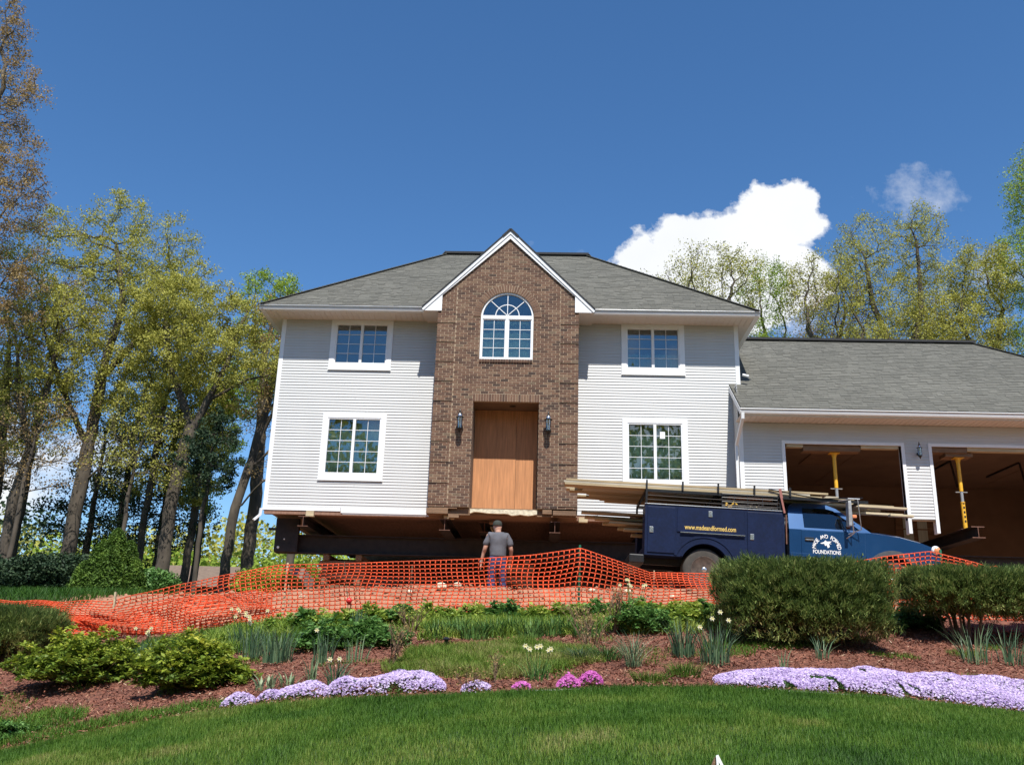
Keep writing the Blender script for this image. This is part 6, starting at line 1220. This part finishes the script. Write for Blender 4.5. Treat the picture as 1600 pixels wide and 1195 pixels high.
# hosta / perennial row at the foot of the netting
rr = random.Random(4); hx = 3.4; i = 0
names_ = ['yellow green', 'bright green', 'lime edged', 'soft green']; 
while hx < 9.6:
    w = rr.uniform(.26, .40); yc = -9.45+rr.uniform(-.15, .15)
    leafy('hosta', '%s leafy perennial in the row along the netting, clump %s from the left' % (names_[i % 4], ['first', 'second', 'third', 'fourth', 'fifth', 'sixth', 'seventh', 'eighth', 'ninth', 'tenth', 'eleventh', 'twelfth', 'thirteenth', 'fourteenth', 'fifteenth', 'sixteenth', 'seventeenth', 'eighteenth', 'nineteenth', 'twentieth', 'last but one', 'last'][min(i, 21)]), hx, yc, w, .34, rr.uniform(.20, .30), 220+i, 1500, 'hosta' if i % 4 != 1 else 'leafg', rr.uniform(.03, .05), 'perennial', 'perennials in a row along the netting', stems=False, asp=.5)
    hx += w*1.05; i += 1
tag(patch_grass('groundcover', lambda x, y: vnoise(x, y, 1.5, 31)+.35*vnoise(x, y, 5, 33)-.25*((y < -10.2)) > .42, 46000, 2.5, 9.5, -10.9, -9.2, .15, .013, .2, 'hosta'), kind='stuff')
for i, (x_, y_, rx, h, m_, nm) in enumerate(((4.35, -11.1, .48, .34, 'leafg', 'large ferny green mound behind the left daffodils'), (4.85, -10.75, .35, .3, 'leafg', 'green mound right of the large ferny mound'), (5.15, -11.15, .34, .24, 'leafg', 'broad leaved green clump left of the bare rose stems'), (8.35, -10.7, .5, .42, 'leafg', 'big clump of bright strap leaved daylilies left of the yew block'), (9.0, -10.4, .3, .30, 'hosta', 'yellow green clump tucked against the yew block'), (11.55, -9.9, .4, .3, 'leafg', 'bright green clump seen in the gap between the yews'), (12.2, -9.6, .4, .35, 'leafg', 'bright green clump under the bare stemmed yew'))):
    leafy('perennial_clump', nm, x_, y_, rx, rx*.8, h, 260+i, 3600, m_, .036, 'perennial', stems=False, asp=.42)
# strap leaved clumps
def clump(name, label, x_, y_, r_, n, h, w, m_, lean=(.05, .5), seed=0, cat='plant', flowers=None, group=None, hi=0):
    rg = np.random.default_rng(seed+500); z0 = zz(x_, y_); root = empty(name, (x_, y_, z0), 0, label, cat, group); a = rg.random(n)*2*pi; q = np.sqrt(rg.random(n))*r_
    xx, yy = q*np.cos(a), q*np.sin(a); ln = rg.uniform(lean[0], lean[1], n)*(q/r_*.8+.4); hh = h*rg.uniform(.6, 1.1, n)
    bulk('leaves', blades(xx, yy, np.zeros(n)-.01, hh, w*rg.uniform(.7, 1.2, n), ln, rg, a+rg.normal(size=n)*.5), M[m_], np.tile(np.clip(rg.random(n)+hi, 0, 1), 3), root)
    for (fx, fy, fz, fm) in (flowers or []):
        f = MB(); f.tube([(fx*.4, fy*.4, 0), (fx*.8, fy*.8, fz*.6), (fx, fy, fz)], [.006, .005, .004], 4)
        f.build('stalk', M['leafg'], root); f = MB(); tl = rr.uniform(-.5, .5)
        for k in range(6):
            t = k*pi/3; c_, s_ = cos(t), sin(t); pt = lambda u, v, dd: (fx+(u*c_-v*s_), fy-.02-dd+.004*k*0, fz+(u*s_+v*c_))
            f.add([pt(0, 0, 0), pt(.015, -.009, .003), pt(.031, 0, .008), pt(.015, .009, .003)], [(0, 1, 2, 3)], 0, .5+.08*k)
        f.lathe([(.008, 0), (.011, -.012), (.013, -.024), (.004, -.02)], axis='Y', n=8, c=(fx, fy-.024, fz), r=.1); f.build('flower', M[fm], root)
    return root
D_ = lambda n, r_, h, sd: [(random.Random(sd+k).uniform(-r_, r_), random.Random(sd+k+50).uniform(-r_, 0), h*random.Random(sd+k+90).uniform(.85, 1.12), 'cream') for k in range(n)]
clump('daffodil', 'dense upright blue green daffodil clump left, its flowers over', 3.98, -11.75, .17, 130, .42, .014, 'daff', (.02, .3), 1, 'daffodils')
clump('daffodil', 'smaller blue green clump between the left daffodils and the shrub', 3.55, -11.35, .16, 80, .36, .013, 'daff', (.02, .3), 2, 'daffodils', D_(2, .1, .42, 3))
clump('daffodil', 'pale flowering daffodils at the foot of the netting, left of the stake', 3.25, -10.55, .26, 90, .32, .012, 'daff', (.02, .35), 3, 'daffodils', D_(9, .28, .42, 10))
clump('daffodil', 'cream daffodils alone at the left foot of the netting', 1.75, -10.3, .20, 70, .28, .012, 'daff', (.05, .45), 4, 'daffodils', D_(5, .12, .34, 20))
clump('daffodil', 'upright clump right of the ferny mound with one bud', 4.58, -12.05, .11, 60, .40, .013, 'daff', (.02, .3), 5, 'daffodils', D_(1, .08, .42, 31))
clump('daffodil', 'sparse strap leaves in the mulch between daffodils and rose', 4.98, -12.1, .12, 26, .36, .014, 'daff', (.05, .35), 6, 'daffodils', hi=.3)
clump('daffodil', 'small flared blue green clump with two cream buds near the lilac mound', 5.02, -13.3, .09, 46, .30, .014, 'daff', (.1, .6), 7, 'daffodils', D_(2, .16, .28, 41))
clump('daffodil', 'blue green clump with six buds beside the rough grass', 7.03, -13.45, .12, 60, .24, .010, 'leafg', (.1, .6), 8, 'daffodils', D_(6, .14, .30, 50))
clump('daffodil', 'tall daffodils without flowers left of the large cream ones', 8.62, -12.35, .13, 90, .44, .013, 'daff', (.05, .4), 9, 'daffodils')
clump('daffodil', 'tall daffodils with large cream flowers beside the yew block', 8.9, -12.75, .15, 90, .46, .013, 'daff', (.05, .45), 10, 'daffodils', [(-.04, -.1, .46, 'cream'), (.05, -.08, .53, 'cream'), (-.17, -.1, .37, 'cream'), (.14, -.05, .45, 'cream')])
clump('daffodil', 'cream daffodils standing against the netting near the truck wheel', 8.35, -9.3, .2, 60, .36, .012, 'daff', (.02, .3), 11, 'daffodils', D_(7, .22, .50, 70))
clump('iris', 'pale grey green iris fan, leftmost at the mulch edge', 4.28, -13.15, .12, 22, .17, .032, 'iris', (.1, .5), 12, 'iris'); clump('iris', 'low pale iris fan in the middle of the three', 4.50, -13.1, .09, 15, .16, .028, 'iris', (.2, .7), 13, 'iris'); clump('iris', 'tallest pale iris fan, right of the three', 4.70, -13.0, .06, 14, .27, .030, 'iris', (.05, .4), 14, 'iris')
clump('iris', 'two thin pale iris blades left of the long lilac drift', 9.58, -12.85, .05, 9, .24, .022, 'iris', (.05, .5), 15, 'iris')
clump('daffodil', 'dark strap leaved clump against the netting above the rose stems', 4.55, -10.0, .1, 46, .36, .016, 'daff', (.02, .25), 16, 'daffodils')
clump('sedge', 'low mop of blue green grass in the mulch right of centre', 7.5, -12.55, .14, 170, .20, .008, 'daff', (.5, 1.2), 17, 'grass clump'); clump('sedge', 'dark green tuft close beside the blue green mop', 7.78, -12.45, .15, 170, .20, .009, 'leafg', (.4, 1.0), 18, 'grass clump', hi=-.2)
clump('sedge', 'tall flaring grass clump with dry tips in the mulch', 8.02, -12.95, .07, 80, .42, .007, 'daff', (.2, .9), 19, 'grass clump', hi=.35); clump('sedge', 'dry outer blades around the tall flaring grass clump', 8.05, -12.93, .08, 40, .38, .006, 'dry', (.5, 1.4), 20, 'grass clump')
clump('sedge', 'soft green tuft at the lawn edge, left of the two', 8.12, -13.6, .17, 260, .13, .006, 'grass', (.3, 1.0), 21, 'grass clump'); clump('sedge', 'soft green tuft at the lawn edge, right of the two', 8.48, -13.35, .16, 260, .17, .006, 'grass', (.2, .9), 22, 'grass clump')
clump('daffodil', 'strap leaves poking up in front of the yew block', 10.15, -12.25, .09, 24, .30, .012, 'daff', (.1, .7), 23, 'daffodils'); clump('daffodil', 'blue green blades at the right edge in front of the yews', 12.1, -11.6, .16, 40, .46, .014, 'daff', (.1, .5), 24, 'daffodils', hi=.2); clump('daffodil', 'blue green blades cut by the right edge of the photo', 12.55, -11.5, .14, 40, .46, .014, 'daff', (.1, .5), 25, 'daffodils', hi=.2)
# dark band of strap leaves behind the rough grass
for i in range(9):
    clump('daylily', 'strap leaved daylily in the dark band above the rough grass, %s from the left' % ['first', 'second', 'third', 'fourth', 'fifth', 'sixth', 'seventh', 'eighth', 'ninth'][i], 5.75+i*.235, -10.75+.18*sin(i*2.1), .17, 110, .27, .014, 'leafg', (.1, .7), 30+i, 'daylily', None, 'daylilies above the rough grass', hi=-.12)
# bare or thinly leaved rose stems
def bare(name, label, x_, y_, h, n, seed, spread=.35, lf=0, m_='leafg', tip=.003):
    rg_ = random.Random(seed); root = empty(name, (x_, y_, zz(x_, y_)-.02), 0, label, 'shrub'); s_ = MB(); tips = []
    def br(p, d, L_, r_, dep):
        q = p+d*L_; mid = p.lerp(q, .5)+Vector((rg_.uniform(-1, 1), rg_.uniform(-1, 1), 0))*L_*.08; s_.tube([p, mid, q], [r_, r_*.85, r_*.7], 4); tips.append(q)
        if dep:
            for k in range(rg_.choice((2, 2, 3))): br(q if rg_.random() < .6 else mid, (d+Vector((rg_.uniform(-1, 1), rg_.uniform(-1, 1), rg_.uniform(-.1, .6)))*.55).normalized(), L_*.68, r_*.65, dep-1)
    for k in range(n): a = rg_.random()*2*pi; br(Vector((.03*cos(a), .03*sin(a), 0)), Vector((spread*cos(a), spread*sin(a), 1)).normalized(), h*.4, .009, 3)
    s_.build('stems', M['twig'], root)
    if lf:
        g_ = np.random.default_rng(seed); C = np.array([t[:] for t in tips])[g_.integers(0, len(tips), lf)]+g_.normal(size=(lf, 3))*.03; bulk('foliage', leaf_quads(C, .013, g_), M[m_], None, root)
bare('rose_bush', 'bare thorny rose stems beside the left end of the lilac mound', 5.43, -12.6, .52, 5, 1, .3, 160, 'oakr'); bare('rose_bush', 'small reddish bare stems between lilac mound and small lilac tuft', 6.40, -13.85, .22, 5, 2, .5, 120, 'oakr'); bare('rose_bush', 'thin leaning stem just above the small lilac tuft', 6.62, -13.6, .34, 2, 3, .3, 60, 'oakr')
bare('rose_bush', 'twiggy brown shrub standing behind the blue green mop', 7.62, -12.0, .62, 8, 4, .45, 420, 'oakr'); bare('rose_bush', 'thin twiggy stems in front of the perennial row left of centre', 5.35, -10.5, .45, 6, 5, .4, 260, 'oak'); bare('rose_bush', 'twigs rising through the bright daylilies', 7.95, -10.8, .62, 6, 6, .4, 200, 'oakr')
# creeping phlox drifts: green cushion under a skin of small flowers
def phlox(label, pts, wd, h, n, seed, m_='phlox', hi=0.0):
    """pts: spine (x,y) from left to right; wd half depth"""
    rg = np.random.default_rng(seed); sx = np.array([p[0] for p in pts]); sy = np.array([p[1] for p in pts]); sw = np.array(wd); x0, x1 = sx[0], sx[-1]; cx_, cy_ = (x0+x1)/2, sy.mean(); z0 = zz(cx_, cy_); root = empty('creeping_phlox', (cx_, cy_, z0), 0, label, 'phlox')
    def surf(k_, jit):
        x = rg.uniform(x0, x1, k_); w = np.interp(x, sx, sw); v = rg.uniform(-1, 1, k_); y = np.interp(x, sx, sy)+v*w*(.80+.42*vnoise(x, v*0, 5, seed))
        e_ = np.sqrt(np.clip(np.minimum(x-x0, x1-x)/(.9*np.minimum(w, .35)), 0, 1)); y = np.interp(x, sx, sy)+(y-np.interp(x, sx, sy))*(.35+.65*e_); hh = h*np.sqrt(np.maximum(0, 1-np.abs(v)**2.6))*e_*(.42+.5*vnoise(x, y, 3.2, seed+1)+.25*vnoise(x, y, 9, seed+2)); return x, y, gz(x, y)+hh+.004+jit*rg.random(k_), v
    x, y, z, v = surf(int(n*.8), .012); C = np.stack([x, y, z-.018], 1)-np.array([cx_, cy_, z0]); bulk('foliage', leaf_quads(C, .014, rg, .2, .3), M['leafg'], rg.random(len(C))*.5, root)
    x, y, z, v = surf(n, .02); k = vnoise(x, y, 5.5, seed+4)+.35*vnoise(x, y, 14, seed+6) > (.26 if n > 1000 else .1)+.22*np.abs(v)**4; x, y, z = x[k], y[k], z[k]; m2 = len(x); C = np.stack([x, y, z], 1)-np.array([cx_, cy_, z0]); nrm = rg.normal(size=(m2, 3))*.5+np.array([0, -.45, .8]); a, b = frames(nrm); t0 = rg.random(m2)*2*pi; Q = []
    up = nrm/np.linalg.norm(nrm, axis=1, keepdims=True)
    for j in range(5):
        t = t0+j*2*pi/5; d_ = a*np.cos(t)[:, None]+b*np.sin(t)[:, None]; s_ = -a*np.sin(t)[:, None]+b*np.cos(t)[:, None]; r_ = .0098; Q.append(np.stack([C, C+d_*r_*.75-s_*r_*.42+up*.002, C+d_*r_*1.15+up*.003, C+d_*r_*.75+s_*r_*.42+up*.002], 1))
    cv = rg.random(m2)*.7+.3*vnoise(x, y, 3, seed+9); bulk('flowers', np.concatenate(Q), M[m_], np.tile(np.clip(cv+hi, 0, 1), 5), root); return root
phlox('long lilac drift running to the right edge along the lawn', [(8.72, -13.68), (9.3, -13.62), (9.7, -13.62), (10.3, -13.42), (10.9, -13.38), (11.5, -13.32), (12.6, -13.3)], [.22, .30, .30, .50, .58, .68, .74], .14, 36000, 1)
phlox('largest rounded lilac mound left of centre by the lawn', [(5.02, -13.72), (5.3, -13.62), (5.65, -13.5), (5.95, -13.58), (6.17, -13.75)], [.12, .26, .36, .28, .12], .15, 5200, 2)
phlox('sparser lilac band joining the left side of the large mound', [(4.50, -13.68), (4.8, -13.68), (5.06, -13.7)], [.12, .16, .16], .12, 1300, 3)
phlox('small lilac patch with gaps left of the lilac band', [(4.36, -13.72), (4.62, -13.72)], [.1, .1], .09, 420, 4); phlox('leftmost small lilac tuft by the lawn', [(4.05, -13.78), (4.36, -13.76)], [.13, .12], .10, 620, 5)
phlox('small lilac tuft between the large mound and the pink ones', [(6.33, -13.85), (6.6, -13.82)], [.14, .14], .12, 620, 6)
phlox('tiny faded pink tuft by the lawn', [(6.80, -13.88), (6.98, -13.87)], [.08, .08], .08, 160, 7, 'pink', .2); phlox('bright magenta tuft by the lawn, left half', [(7.22, -13.86), (7.44, -13.84)], [.12, .12], .13, 420, 8, 'pink'); phlox('bright magenta tuft by the lawn, right half', [(7.42, -13.74), (7.66, -13.74)], [.13, .13], .16, 520, 9, 'pink')
# solar path light
sl_ = empty('solar_light', (5.94, -11.62, zz(5.94, -11.62)), 0, 'small black solar light at the upper edge of the rough grass', 'garden light')
m = MB(); m.tube([(0, 0, 0), (0, 0, .10)], .008, 6); m.lathe([(.02, .08), (.028, .12), (.03, .125)], n=12); m.build('post', M['black'], sl_); m = MB(); m.lathe([(.045, .125), (.047, .135), (.02, .155), (.003, .158)], n=14); smooth_angle(m.build('cap', M['black'], sl_))
# little folded sign board whose top just enters the bottom edge
sg = empty('yard_sign', (8.11, -17.2, zz(8.16, -17.2)), radians(0), 'white edged top of a small brown board in the lawn at the bottom edge', 'sign')
zt = .115
m = MB(); m.plate([(-.075, -.02), (-.01, zt), (.0, zt), (.0, -.02)], [], 0, .02); m.build('panel', M['oldwood'], sg)
m = MB(); m.beam((.0, -.01, zt+.012), (.07, -.03, -.02), .016, .012, up=(0, 1, 0)); m.beam((.0, -.0105, zt+.012), (-.0, -.03, -.02), .012, .012, up=(0, 1, 0)); m.build('edge_strip', M['trim'], sg)
